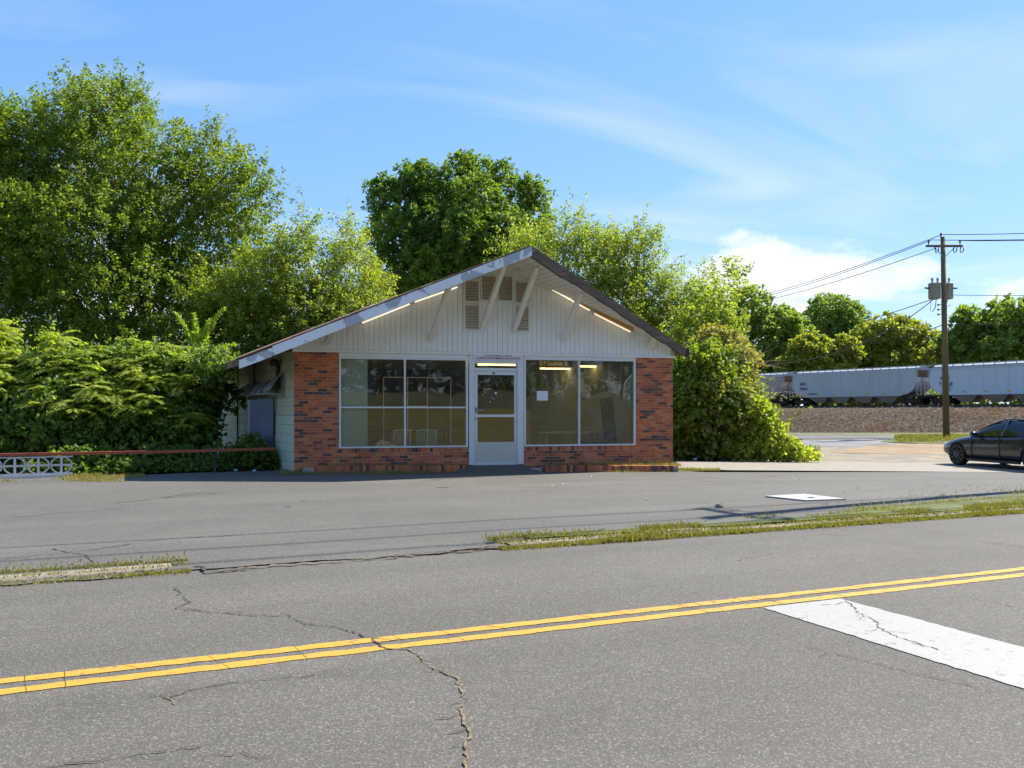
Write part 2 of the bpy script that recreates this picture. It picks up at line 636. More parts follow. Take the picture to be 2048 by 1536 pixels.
M['glass'] = glass_mat('window_glass', (0.86, 0.90, 0.82), 0.10, 0.05)
M['glass_wavy'] = glass_mat('bowed_window_glass', (0.84, 0.88, 0.82), 0.42, 0.06)
M['panel'] = P('drywall_panel', (0.70, 0.75, 0.64), 0.8, 0.05, 1.5, 0.03, 30)
M['ywall'] = P('yellow_wall', (0.76, 0.60, 0.07), 0.8, 0.12, 1.2, 0.03, 30)
M['bwall'] = P('brown_wall', (0.075, 0.06, 0.042), 0.8, 0.15, 1.2, 0.05, 30)  # also colours in the dimness of the upper back wall
M['tile'] = P('floor_tile', (0.24, 0.21, 0.17), 0.5, 0.2, 1.0, 0.03, 30)
M['ceil'] = P('ceiling_tile', (0.60, 0.57, 0.48), 0.9, 0.06, 2.0, 0.05, 40)
M['wood'] = P('table_wood', (0.16, 0.10, 0.05), 0.5, 0.2, 3, 0.05, 40, stretch=(0.3, 1, 1))
M['white_metal'] = P('white_metal', (0.80, 0.80, 0.76), 0.45, 0.06, 3, 0.02, 50)
M['black'] = P('black_board', (0.02, 0.02, 0.022), 0.5, 0.2, 3, 0.03, 40)
M['green_box'] = P('green_bin', (0.03, 0.14, 0.10), 0.5, 0.1, 3, 0.03, 40)
M['paper'] = P('paper', (0.82, 0.82, 0.80), 0.8, 0.02, 3, 0)
M['signboard'] = P('sign_board', (0.76, 0.72, 0.77), 0.7, 0.04, 3, 0)
M['ink'] = P('ink', (0.03, 0.05, 0.06), 0.7, 0.1, 3, 0)
M['ink_red'] = P('ink_red', (0.33, 0.05, 0.07), 0.7, 0.1, 3, 0)
M['gold'] = P('gold_lettering', (0.90, 0.58, 0.14), 0.5, 0.06, 3, 0)
M['neon_y'] = P('neon_yellow', (0.75, 0.70, 0.12), 0.4, 0.05, 3, 0)
M['neon_r'] = P('neon_red', (0.55, 0.09, 0.06), 0.4, 0.05, 3, 0)
M['neon_b'] = P('neon_blue', (0.40, 0.55, 0.60), 0.4, 0.05, 3, 0)
M['bark'] = P('bark', (0.10, 0.075, 0.055), 0.95, 0.3, 6, 0.6, 30, stretch=(1, 1, 0.3))
M['twig'] = P('dry_twig', (0.21, 0.16, 0.10), 0.95, 0.25, 6, 0.4, 30)
M['pole'] = P('pole_wood', (0.17, 0.12, 0.055), 0.9, 0.25, 4, 0.4, 30, c2=(0.10, 0.085, 0.05), patch=(0.5, 0.65), stretch=(1, 1, 0.15))
M['steel'] = P('grey_steel', (0.28, 0.32, 0.33), 0.55, 0.1, 5, 0.05, 40)
M['black_metal'] = P('black_metal', (0.025, 0.025, 0.028), 0.5, 0.2, 5, 0.05, 40)
M['wire'] = P('wire', (0.03, 0.03, 0.032), 0.95, 0.1, 5, 0, spec=0.05)
M['train1'] = P('hopper_grey', (0.423, 0.432, 0.423), 0.65, 0.08, 0.4, 0.05, 8, c2=(0.40, 0.36, 0.29), patch=(0.58, 0.78), stretch=(1, 1, 0.3))
M['train2'] = P('hopper_pale', (0.510, 0.546, 0.581), 0.6, 0.06, 0.4, 0.05, 8, c2=(0.48, 0.49, 0.49), patch=(0.6, 0.8), stretch=(1, 1, 0.3))
M['train3'] = P('hopper_tan', (0.342, 0.294, 0.257), 0.7, 0.12, 0.4, 0.05, 8, c2=(0.33, 0.18, 0.10), patch=(0.52, 0.66), stretch=(1, 1, 0.5))
M['train_roof'] = P('hopper_roof', (0.434, 0.448, 0.462), 0.5, 0.08, 0.6, 0.05, 8)
M['train_rust'] = P('hopper_rust', (0.22, 0.115, 0.06), 0.85, 0.3, 1.0, 0.2, 15)
M['train_bay'] = P('hopper_bay', (0.30, 0.27, 0.22), 0.8, 0.15, 1.0, 0.1, 15)
M['under'] = P('undercarriage', (0.035, 0.028, 0.026), 0.8, 0.3, 3, 0.2, 20)
M['reflector'] = P('yellow_reflector', (0.65, 0.42, 0.05), 0.6, 0.05, 3, 0)
M['graffiti'] = P('graffiti', (0.10, 0.10, 0.16), 0.7, 0.4, 2, 0)
M['rail_steel'] = P('rail_steel', (0.075, 0.05, 0.038), 0.6, 0.2, 3, 0.1, 30)
M['tie'] = P('rail_tie', (0.05, 0.038, 0.03), 0.9, 0.3, 4, 0.3, 30)
M['stone'] = P('pale_stone', (0.336, 0.294, 0.238), 0.9, 0.2, 12, 0.4, 60)
M['litter'] = P('litter', (0.560, 0.552, 0.528), 0.8, 0.1, 12, 0.1, 60)
M['bluebag'] = P('pale_blue_plastic', (0.30, 0.40, 0.62), 0.4, 0.1, 12, 0.1, 60)
M['grass'] = leaf_mat('grass_blade', (0.10, 0.13, 0.025), (0.17, 0.20, 0.035), (0.30, 0.27, 0.07), 0.35, 0.2)
M['straw'] = leaf_mat('dry_grass', (0.30, 0.22, 0.08), (0.38, 0.29, 0.12), (0.24, 0.22, 0.06), 0.3, 0.2)

# ------------------------------------------------------------------ sheets of ground
def structure(o):
    o["kind"] = "structure"
    return o


def stuff(o, label=None, cat=None):
    o["kind"] = "stuff"
    if label:
        tag(o, label, cat)
    return o


def grid_mesh(name, P3, mat):
    """P3: (nu, nv, 3) array of points"""
    nu, nv, _ = P3.shape
    idx = np.arange(nu * nv).reshape(nu, nv)
    q = np.stack([idx[:-1, :-1], idx[1:, :-1], idx[1:, 1:], idx[:-1, 1:]], -1).reshape(-1, 4)
    me = bpy.data.meshes.new(name)
    me.from_pydata(P3.reshape(-1, 3).tolist(), [], q.tolist())
    me.materials.append(mat)
    bm = bmesh.new(); bm.from_mesh(me)
    bmesh.ops.recalc_face_normals(bm, faces=bm.faces)
    if sum(f.normal.z for f in bm.faces) < 0:
        bmesh.ops.reverse_faces(bm, faces=bm.faces)
    bm.to_mesh(me); bm.free()
    me.polygons.foreach_set('use_smooth', [True] * len(me.polygons))
    return me


def wob(x, k=1.0, seed=0.0):
    return mnoise.noise(Vector((x * k, seed, 0.37)))


# base ground reaching past everything visible
gx = np.concatenate([np.linspace(-900, -60, 9)[:-1], np.linspace(-60, 110, 120), np.linspace(110, 900, 9)[1:]])
gy = np.concatenate([np.linspace(-900, -70, 9)[:-1], np.linspace(-70, 140, 150), np.linspace(140, 1500, 9)[1:]])
GX, GY = np.meshgrid(gx, gy, indexing='ij')
# the verge behind the camera climbs into a grass bank
sN = -GX * math.sin(RA) + GY * math.cos(RA)
bank = 2.6 * (1 - ss(-15, -3.5, sN))
GZ = H(GX, GY) - 0.035 + bank
structure(mobj('ground', grid_mesh('ground', np.stack([GX, GY, GZ], -1), M['ground'])))

# road: level sheet between n = 0.9 and the far edge
ss_, nn_ = np.meshgrid(np.linspace(-160, 220, 60), np.linspace(1.1, 8.02, 8), indexing='ij')
RX = ss_ * ER.x + nn_ * NR.x
RY = ss_ * ER.y + nn_ * NR.y
road = structure(mobj('road', grid_mesh('road', np.stack([RX, RY, np.zeros_like(RX)], -1), M['road'])))

# forecourt asphalt between road and shop
FE0 = np.array(gp(0, 962)); FE1 = np.array(gp(540, 944))


def far_edge(X):
    if X < 0.0:
        k = (FE1[1] - FE0[1]) / (FE1[0] - FE0[0])
        return FE0[1] + k * (X - FE0[0]) + 0.15 * wob(X, 0.9, 3)
    if X < 9.3:
        return 19.45
    return 18.35 + (X - 9.3) * 0.085 + 0.05 * wob(X, 1.5, 4)


def near_edge(X):
    s, _ = to_road(X, 8.0 + 0.16 * X)
    n = 7.96 + 0.10 * wob(X, 1.1, 1) + 0.05 * wob(X, 4.0, 2) + (0.05 if int(X * 3.1) % 5 == 0 else 0)
    return (n + X * math.sin(RA)) / math.cos(RA)


lx = np.concatenate([np.linspace(-60, -8, 30)[:-1], np.linspace(-8, 14, 200), np.linspace(14, 60, 30)[1:]])
tt = np.linspace(0, 1, 26)
LP = np.zeros((len(lx), len(tt), 3))
for i, X in enumerate(lx):
    a, b = near_edge(X), far_edge(X)
    for j, t in enumerate(tt):
        y = a + (b - a) * t
        z = float(H(X, y)) + 0.030 + 0.012 * wob(X, 0.35, y * 0.35)
        if j == 0:
            z = 0.012
        LP[i, j] = (X, y, z)
parking_lot = structure(mobj('parking_lot', grid_mesh('parking_lot', LP, M['lot'])))


def poly_sheet(name, pix, off, mat, parent=None, kind=True, sub=3):
    """a sheet bounded by photograph pixels, laid on the ground"""
    bm = bmesh.new()
    vs = []
    for x, y in pix:
        X, Y = gp(x, y)
        vs.append(bm.verts.new((X, Y, 0)))
    f = bm.faces.new(vs)
    bmesh.ops.triangulate(bm, faces=[f])
    bmesh.ops.subdivide_edges(bm, edges=bm.edges[:], cuts=sub, use_grid_fill=True)
    bmesh.ops.triangulate(bm, faces=bm.faces[:])
    for v in bm.verts:
        v.co.z = float(H(v.co.x, v.co.y)) + off
    bmesh.ops.recalc_face_normals(bm, faces=bm.faces)
    if sum(f.normal.z for f in bm.faces) < 0:
        bmesh.ops.reverse_faces(bm, faces=bm.faces)
    me = bpy.data.meshes.new(name)
    bm.to_mesh(me); bm.free()
    me.materials.append(mat)
    o = mobj(name, me, parent)
    if kind:
        structure(o)
    return o


poly_sheet('gravel_yard', [(1330, 926), (1400, 912), (1560, 905), (1600, 880), (1640, 872), (2400, 872), (2600, 932), (1330, 932)], -0.006, M['gravel'], sub=5)
poly_sheet('dirt_patch', [(1660, 906), (1720, 895), (1810, 889), (1900, 884), (2100, 886), (2300, 906), (1950, 909), (1800, 908)], 0.006, M['dirt'], sub=4)
poly_sheet('grey_gravel', [(1612, 893), (1606, 880), (1800, 878), (1776, 886), (1722, 894)], 0.002, M['grey_gravel'], sub=4)
poly_sheet('side_street', [(1540, 878.5), (1540, 871.5), (2500, 870.5), (2500, 876)], 0.012, M['street'], sub=4)
poly_sheet('concrete_apron', [(1352, 939), (1352, 926), (1480, 924.5), (1700, 925), (2048, 927), (2500, 929), (2500, 950), (2048, 946), (1700, 944.5), (1460, 943)], 0.033, M['concrete'], sub=5)
poly_sheet('grass_verge', [(1760, 884), (1800, 874.5), (1850, 870), (1950, 869), (2200, 868), (2300, 890), (1990, 888), (1850, 888)], 0.018, M['grass_floor'], sub=4)

# ------------------------------------------------------------------ cracks and lines on the road
def ribbon(name, pix, w, mat, parent, off, jag=0.02, step=0.06, base=None):
    """irregular strip following photograph pixels over the ground"""
    pts = [Vector((*gp(x, y), 0)) for x, y in pix]
    path = []
    for a, b in zip(pts[:-1], pts[1:]):
        n = max(2, int((b - a).length / step))
        for i in range(n):
            path.append(a.lerp(b, i / n))
    path.append(pts[-1])
    mb = MB()
    vs = []
    m = len(path)
    r_ = random.Random(len(name) + int(pix[0][0]))
    for i, p in enumerate(path):
        d = (path[min(i + 1, m - 1)] - path[max(i - 1, 0)]).normalized()
        s = Vector((-d.y, d.x, 0))
        p = p + s * r_.uniform(-jag, jag)
        ww = w * r_.uniform(0.15, 1.6) * (0.35 if i in (0, m - 1) else 1)
        for k in (-1, 1):
            q = p + s * (k * ww / 2)
            z = (float(H(q.x, q.y)) + 0.030 + 0.012 * wob(q.x, 0.35, q.y * 0.35) if base == 'lot' else 0) + off
            vs.append((q.x, q.y, z))
    mb.add(vs, [(2 * i, 2 * i + 2, 2 * i + 3, 2 * i + 1) for i in range(m - 1)])
    return mb.build(name, mat, parent)


def road_strip(name, s0, s1, n0, n1, z, mat, parent, k=200, jit=0.006):
    mb = MB()
    vs = []
    for i in range(k + 1):
        s = s0 + (s1 - s0) * i / k
        for n in (n0, n1):
            vs.append(road_pt(s, n + random.uniform(-jit, jit) + 0.012 * wob(s, 0.5, n), z))
    mb.add(vs, [(2 * i, 2 * i + 2, 2 * i + 3, 2 * i + 1) for i in range(k)])
    return mb.build(name, mat, parent)


road_strip('centre_line', -60, 90, 5.085, 5.185, 0.004, M['yellow'], road, 1800, .009)
road_strip('centre_line', -60, 90, 4.895, 4.995, 0.004, M['yellow'], road, 1800, .009)
# stop bar across the near lane
sb0 = to_road(*gp(1525, 1216))[0]
sb1 = to_road(*gp(1682, 1199))[0]
mb = MB()
vs = []
for i in range(61):
    n = 4.86 - i * 0.06
    for k, s in ((0, sb0), (1, sb1)):
        vs.append(road_pt(s + random.uniform(-.008, .008), n, 0.005))
mb.add(vs, [(2 * i, 2 * i + 2, 2 * i + 3, 2 * i + 1) for i in range(60)])
mb.build('stop_bar', M['white_line'], road)

for pts, w, mt in [
    ([(350, 1175), (360, 1190), (380, 1205), (352, 1218), (420, 1225), (500, 1232), (575, 1232), (610, 1248), (680, 1256), (742, 1278), (770, 1298)], 0.022, 'crack'),
    ([(815, 1298), (842, 1312), (848, 1328), (905, 1352), (920, 1372), (932, 1398), (915, 1418), (928, 1440), (940, 1466), (930, 1490), (936, 1536), (945, 1600)], 0.030, 'crack_tan'),
    ([(742, 1278), (770, 1298), (815, 1298)], 0.03, 'crack_tan'),
    ([(290, 1395), (340, 1394), (420, 1372), (520, 1362), (640, 1350)], 0.016, 'crack'),
    ([(330, 1394), (352, 1412)], 0.02, 'crack_tan'),
    ([(80, 1536), (190, 1525), (300, 1508), (420, 1492)], 0.016, 'crack'),
    ([(430, 1514), (480, 1508), (545, 1518)], 0.012, 'crack'),
    ([(1690, 1200), (1705, 1212), (1715, 1228), (1750, 1240), (1760, 1258), (1775, 1268), (1815, 1282), (1850, 1294), (1880, 1303)], 0.020, 'crack'),
    ([(1610, 1294), (1700, 1316), (1800, 1340), (1900, 1364), (2010, 1390)], 0.012, 'crack'),
    ([(1640, 1068), (1720, 1074)], 0.02, 'crack'), ([(1960, 1084), (2060, 1096)], 0.018, 'crack'),
    ([(1940, 1196), (2060, 1220)], 0.013, 'crack'), ([(1470, 1122), (1545, 1108)], 0.018, 'crack'),
]:
    ribbon('crack', pts, w * .42, M[mt], road, 0.007, 0.018, 0.03)
    rb2 = random.Random(int(pts[0][0]))
    for (xa_, ya_), (xb2, yb2) in zip(pts[:-1], pts[1:]):
        if rb2.random() < .75 and len(pts) > 3:
            t_ = rb2.random()
            cx_, cy_ = xa_ + (xb2 - xa_) * t_, ya_ + (yb2 - ya_) * t_
            sg_ = rb2.choice((-1, 1))
            l1, l2 = rb2.uniform(8, 30) * sg_, rb2.uniform(-8, 10)
            ribbon('crack', [(cx_, cy_), (cx_ + l1, cy_ + l2), (cx_ + l1 * 1.9, cy_ + l2 + rb2.uniform(-6, 8))], w * .22, M['crack'], road, 0.0075, 0.010, 0.03)
r_ = random.Random(3)
for i in range(60):                                   # short cross cracks through the yellow paint
    s = -6 + i * 0.36 + r_.uniform(-.2, .2)
    a = road_pt(s, 5.20); b = road_pt(s + r_.uniform(.02, .12), 5.06 if r_.random() < .6 else 4.88)
    mb = MB(); mb.bar((a[0], a[1], 0.0060), (b[0], b[1], 0.0060), r_.uniform(.0008, .002), 0.0012)
    mb.build('crack', M['crack'], road)
for pts, w, mt in [
    ([(0, 1126), (80, 1118), (200, 1104), (330, 1084), (470, 1076)], 0.02, 'crack'),
    ([(100, 1104), (165, 1116), (182, 1130), (170, 1142), (165, 1156)], 0.02, 'crack'),
    ([(210, 1012), (290, 1004), (360, 994), (430, 986)], 0.05, 'stain'), ([(20, 1040), (120, 1030), (250, 1022)], 0.03, 'stain'),
    ([(330, 1000), (420, 992), (440, 990)], 0.05, 'stain'), ([(862, 962), (930, 958), (965, 957)], 0.14, 'stain'),
    ([(872, 979), (900, 978)], 0.12, 'stain'), ([(570, 1018), (582, 1016)], 0.10, 'stain'), ([(600, 1006), (616, 1005)], 0.08, 'stain'),
    ([(840, 967), (885, 963)], 0.06, 'stain'), ([(1030, 957), (1060, 957)], 0.06, 'stain'),
    ([(1390, 965), (1440, 967)], 0.09, 'crack_tan'), ([(1520, 955), (1570, 953)], 0.08, 'crack_tan'), ([(1700, 954), (1790, 957)], 0.05, 'crack_tan'),
    ([(1050, 977), (1120, 979)], 0.05, 'crack_tan'), ([(1300, 983), (1370, 981)], 0.04, 'crack_tan'),
]:
    ribbon('crack', pts, w * .6, M[mt], parking_lot, 0.005, 0.02, base='lot')
# ragged sand-filled joint where the forecourt breaks onto the road
ribbon('edge_joint', [(420, 1145), (470, 1141), (560, 1133), (700, 1124), (790, 1117), (850, 1112), (930, 1105), (1000, 1098)], 0.035, M['crack_tan'], road, 0.018, 0.03, 0.05)
ribbon('edge_joint', [(385, 1137), (405, 1137), (412, 1148), (440, 1146), (500, 1141)], 0.03, M['crack'], road, 0.022, 0.01, 0.04)
ribbon('edge_joint', [(730, 1120), (800, 1114), (870, 1108), (950, 1101), (990, 1096)], 0.016, M['crack'], road, 0.022, 0.02, 0.04)

# ------------------------------------------------------------------ kerbs
def kerb(name, s0, s1, label):
    k = max(2, int((s1 - s0) / 0.25))
    mb = MB()
    vs, fs = [], []
    for i in range(k + 1):
        s = s0 + (s1 - s0) * i / k
        w0 = 0.02 * wob(s, 1.3, 9)
        zt = 0.042 + 0.02 * wob(s, 0.8, 5)
        for n, z in ((8.02 + w0, -0.02), (8.05 + w0, zt - 0.015), (8.08 + w0, zt), (8.21 + w0, zt + 0.004), (8.22 + w0, -0.02)):
            vs.append(road_pt(s, n, z))
    for i in range(k):
        for j in range(4):
            a = 5 * i + j
            fs.append((a, a + 5, a + 6, a + 1))
    fs += [(0, 1, 2, 3, 4), tuple(5 * k + j for j in (4, 3, 2, 1, 0))]
    mb.add(vs, fs)
    o = mb.build(name, M['kerb'])
    return tag(o, label, 'kerb')


sL = to_road(*gp(345, 1150))[0]
sR = to_road(*gp(1022, 1096))[0]
kerb('kerb', -60, sL, 'concrete kerb with a broken brown end beside the forecourt entrance')
kerb('kerb', sR, 90, 'long concrete kerb running under the grass verge before the parked car')
# low strip of soil behind the right-hand kerb
mb = MB()
vs = []
for i in range(120):
    s = sR + 0.3 + (70 - sR) * i / 119
    wd = 0.15 + 1.25 * float(ss(sR + 2, sR + 11, s)) * (1 + 0.25 * wob(s, 0.9, 6))
    for k, (n, z) in enumerate(((8.215, 0.055), (8.215 + wd * 0.5, 0.075), (8.215 + wd, 0.03))):
        x, y, _ = road_pt(s, n)
        vs.append((x, y, z + float(H(x, y)) + 0.005))
mb.add(vs, [(3 * i + j, 3 * i + j + 3, 3 * i + j + 4, 3 * i + j + 1) for i in range(119) for j in range(2)])
structure(mb.build('verge', M['grass_floor']))

# ------------------------------------------------------------------ numpy blades and leaves
def norm(a):
    return a / np.maximum(np.linalg.norm(a, axis=-1, keepdims=True), 1e-9)


def quads_mesh(name, V, mats, mat_idx=None):
    """V: (n,4,3) array, each a leaf"""
    n = len(V)
    me = bpy.data.meshes.new(name)
    me.vertices.add(n * 4)
    me.vertices.foreach_set('co', V.reshape(-1).astype(np.float32))
    me.loops.add(n * 4)
    me.loops.foreach_set('vertex_index', np.arange(n * 4, dtype=np.int32))
    me.polygons.add(n)
    me.polygons.foreach_set('loop_start', np.arange(0, n * 4, 4, dtype=np.int32))
    me.polygons.foreach_set('loop_total', np.full(n, 4, np.int32))
    for m in (mats if isinstance(mats, (list, tuple)) else [mats]):
        me.materials.append(m)
    if mat_idx is not None:
        me.polygons.foreach_set('material_index', mat_idx.astype(np.int32))
    me.update(calc_edges=True)
    me.validate()
    return me


def leaf_quads(base, d, nrm, L, Wd, fold=0.15):
    """diamond leaves from base along d"""
    d = norm(d)
    side = norm(np.cross(d, nrm))
    up = np.cross(side, d)
    L = np.asarray(L)[:, None]; Wd = np.asarray(Wd)[:, None]
    tip = base + d * L
    mid = base + d * L * 0.45
    l = mid + side * Wd * 0.5 + up * Wd * fold
    r = mid - side * Wd * 0.5 + up * Wd * fold
    return np.stack([base, r, tip, l], 1)


def blades(points, h, w, lean=0.5):
    n = len(points)
    a = rng.uniform(0, 2 * np.pi, n)
    lv = rng.uniform(0.05, 1, n) * lean
    d = np.stack([np.cos(a) * lv, np.sin(a) * lv, np.ones(n)], -1)
    b = rng.uniform(0, 2 * np.pi, n)
    nr = np.stack([np.cos(b), np.sin(b), np.zeros(n)], -1)
    return leaf_quads(points, d, nr, h * rng.uniform(0.4, 1.2, n), w * rng.uniform(0.6, 1.3, n), 0.0)


def on_ground(s, n, extra):
    X = s * ER.x + n * NR.x
    Y = s * ER.y + n * NR.y
    return np.stack([X, Y, H(X, Y) + extra], -1)


def clump_mask(x, y, k, lo):
    return np.array([mnoise.noise(Vector((a * k, b * k, 1.7))) for a, b in zip(x, y)]) > lo


# grass along the kerbs
def kerb_grass(name, s0, s1, per_m, label, widths, tall=1.0):
    n = int((s1 - s0) * per_m)
    s = rng.uniform(s0, s1, n)
    u = rng.uniform(0, 1, n)
    nn = np.where(u < 0.55, rng.normal(7.98, 0.05, n), 8.23 + rng.exponential(1.0, n) * widths(s))
    keep = clump_mask(s, nn, 1.6, -0.2) | (u < 0.45)
    s, nn = s[keep], nn[keep]
    z = np.where(nn < 8.03, 0.0, 0.045)
    pts = on_ground(s, nn, z)
    hv = tall * (0.045 + 0.055 * np.clip(np.array([mnoise.noise(Vector((a * .9, b * 2.0, 4.1))) for a, b in zip(s, nn)]) + .25, 0, 1))
    V = blades(pts, hv, 0.010, 1.1)
    mi = (rng.uniform(0, 1, len(V)) < 0.40).astype(int)
    return stuff(mobj(name, quads_mesh(name, V, [M['grass'], M['straw']], mi)), label, 'grass')


kerb_grass('kerb_grass', -9, sL + 0.15, 2200, 'patchy green grass along the broken end of the kerb', lambda s: 0.09, .62)
kerb_grass('verge_grass', sR - 0.15, 22, 3800, 'yellow green grass strip along the long kerb by the road',
           lambda s: 0.07 + 0.45 * ss(sR + 2, sR + 11, s))

# ------------------------------------------------------------------ the shop
XL, XR = fx(588), fx(1346)                   # front corners
XC = fx(993)                                 # ridge
BD = R(11.5)
DV = Vector((-math.sin(BD), math.cos(BD), 0))       # the ridge runs back along this
WDV = Vector((-math.sin(R(18)), math.cos(R(18)), 0))  # the left flank runs back along this
ZT, SL = 4.92, 0.42                          # roof top at ridge, pitch
ZB = 2.70                                    # top of the brick, foot of the siding
shop = empty('shop_building', (XL, Y0, 0), 0, 'small brick shop with white board gable, prow eave and big front windows', 'building')
SO = Vector((XL, Y0, 0))                     # children are built in world space then shifted


def S(mb, name, mats, parent=None, smooth=False):
    """part of the shop: mesh in world coordinates, origin at the shop's origin"""
    o = mb.build(name, mats, parent or shop, smooth)
    if parent is None:
        o.location = -SO
    return o


def oh(x):
    return float(np.interp(x, [-1.1, -0.5, XC, 9.5], [1.15, 1.25, 1.7, 0.02]))


def ztop(x):
    return ZT - SL * abs(x - XC)


def zund(x):
    return ztop(x) - 0.17


def rp(x, o, z):
    """point at x along the front, o metres out in front of it along the ridge direction"""
    return (x - DV.x * o, Y0 - DV.y * o, z)


# --- bricks
unit = []
for m in BRM:
    b_ = MB().box((-.5, -.5, -.5), (.5, .5, .5))
    unit.append(b_.mesh('brick', m))
specs = []


def pick():
    return random.choices(range(6), BRW)[0]


def brick_field(x0, x1, z0, z1, yf, pitch=0.2032, course=0.0677):
    nrow = int(round((z1 - z0) / course))
    ch = (z1 - z0) / nrow
    for r in range(nrow):
        x = x0 - (pitch / 2 if r % 2 else 0) - 0.0
        while x < x1 - 0.012:
            a, b = max(x, x0), min(x + pitch, x1)
            if b - a > 0.03:
                specs.append(((a + b) / 2, yf, z0 + (r + .5) * ch, b - a - 0.010, 0.09, ch - 0.0095, pick()))
            x += pitch


def soldier(x0, x1, z0, z1, yf, depth=0.09, pitch=0.0677):
    n = max(1, int(round((x1 - x0) / pitch)))
    w = (x1 - x0) / n
    for i in range(n):
        specs.append((x0 + (i + .5) * w, yf, (z0 + z1) / 2, w - 0.010, depth, z1 - z0 - 0.01, pick()))


xw0, xw1 = fx(678), fx(936)                  # left window
xd0, xd1 = fx(938), fx(1047)                 # door opening
xv0, xv1 = fx(1048), fx(1271)                # right window
ZS, ZH = 0.575, 2.60                         # sill, header
soldier(xw0, xw1, ZS - 0.105, ZS - 0.004, Y0 + 0.045)
brick_field(XL, xw0 - 0.003, 0.0, ZB, Y0 + 0.045)
brick_field(xw0 + 0.003, xd0 - 0.003, 0.0, ZS - 0.108, Y0 + 0.047)
brick_field(xd1 + 0.003, xv1 - 0.003, -0.07, ZS - 0.108, Y0 + 0.047)
soldier(xv0, xv1, ZS - 0.105, ZS - 0.004, Y0 + 0.045)
brick_field(xv1 + 0.003, XR, -0.07, ZB, Y0 + 0.045)
print('bricks', len(specs))
for (x, y, z, w, d, h, k) in specs[:300]:
    mobj('brick', unit[k], shop, Vector((x, y + random.uniform(-.002, .002), z)) - SO, None, (w, d, h))
mb = MB()
for (x, y, z, w, d, h, k) in specs[300:]:
    j = random.uniform(-.002, .002)
    mb.box((x - w / 2, y - d / 2 + j, z - h / 2), (x + w / 2, y + d / 2 + j, z + h / 2), k)
o = S(mb, 'brickwork', BRM)
o["kind"] = "stuff"
# mortar bed a few millimetres behind the brick faces
mb = MB()
for a, b, z0, z1 in ((XL + .004, xw0 - .001, -.25, ZB), (xw0 + .001, xd0 - .001, -.25, ZS - 0.01), (xd1 + .001, xv1 - .001, -.25, ZS - 0.01), (xv1 + .001, XR - .004, -.25, ZB)):
    mb.box((a, Y0 + 0.0075, z0), (b, Y0 + 0.20, z1))
S(mb, 'mortar', M['mortar'])

# --- planter kerb of upright bricks in front of the windows
planter = empty('planter_edge', (fx(606), 19.0, 0), 0, 'low edging of upright red bricks below the left shop window', 'planter edging')
planter2 = empty('planter_edge', (fx(1090), 18.7, 0), 0, 'low edging of upright red bricks below the right shop window, sunlit along its top', 'planter edging')
for pl, xa, xb, ya, yb, cap in ((planter, fx(608, 19), fx(936, 18.95), 19.02, 18.95, (607, 628)), (planter2, fx(1086, 18.7), fx(1352, 18.55), 18.80, 18.50, None)):
    n = int((xb - xa) / 0.0685)
    pd = unit
    for i in range(n):
        t = (i + .5) / n
        x = xa + (xb - xa) * t; y = ya + (yb - ya) * t
        z = float(H(x, y)) + 0.03 + 0.055
        mobj('brick', unit[pick()], pl, Vector((x, y, z)) - Vector(pl.location), (0, random.uniform(-.03, .03), math.atan2(yb - ya, xb - xa)),
             ((xb - xa) / n - 0.009, 0.20, 0.17 + random.uniform(-.01, .01)))
    mb = MB()
    za, zb = float(H(xa, ya)) + .085, float(H(xb, yb)) + .085
    mb.hexa([(xa, ya - .08, za - .2), (xb, yb - .08, zb - .2), (xb, yb + .08, zb - .2), (xa, ya + .08, za - .2),
             (xa, ya - .08, za + .062), (xb, yb - .08, zb + .062), (xb, yb + .08, zb + .062), (xa, ya + .08, za + .062)])
    o = mb.build('mortar', M['mortar'], pl); o.location = -Vector(pl.location)
    # soil bed between the edging and the wall
    mb = MB()
    mb.add([(xa, ya + .11, za + .03), (xb, yb + .11, zb + .03), (xb, Y0 + .004, zb + .05), (xa, Y0 + .004, za + .05)], [(0, 1, 2, 3)])
    o = mb.build('soil', M['ground'], pl); o.location = -Vector(pl.location)


def rough_block(name, x, y, z, sx, sy, sz, mat, label, cat, rz=0):
    bm = bmesh.new()
    bmesh.ops.create_cube(bm, size=1)
    bmesh.ops.scale(bm, vec=(sx, sy, sz), verts=bm.verts)
    bmesh.ops.bevel(bm, geom=bm.edges[:], offset=min(sx, sy, sz) * 0.16, segments=2, affect='EDGES')
    for v in bm.verts:
        v.co += Vector((wob(v.co.x * 9, 1, v.co.y * 9), wob(v.co.y * 9, 1, v.co.z * 9), wob(v.co.z * 9, 1, v.co.x * 9))) * 0.05 * min(sx, sy, sz)
    me = bpy.data.meshes.new(name); bm.to_mesh(me); bm.free()
    me.materials.append(mat)
    return tag(mobj(name, me, None, (x, y, z), (0, 0, rz)), label, cat)


rough_block('concrete_block', fx(617, 18.9), 18.9, 0.13, 0.24, 0.18, 0.11, M['slab'], 'grey concrete block set on a brick at the left brick pier', 'block')
rough_block('concrete_block', fx(1071, 18.75), 18.75, 0.05, 0.25, 0.2, 0.11, M['slab'], 'pale concrete block beside the shop door threshold', 'block')
rough_block('concrete_block', fx(1349, 18.42), 18.44, 0.03, 0.14, 0.22, 0.15, M['concrete'], 'mossy concrete end stone closing the sunlit brick edging', 'block')
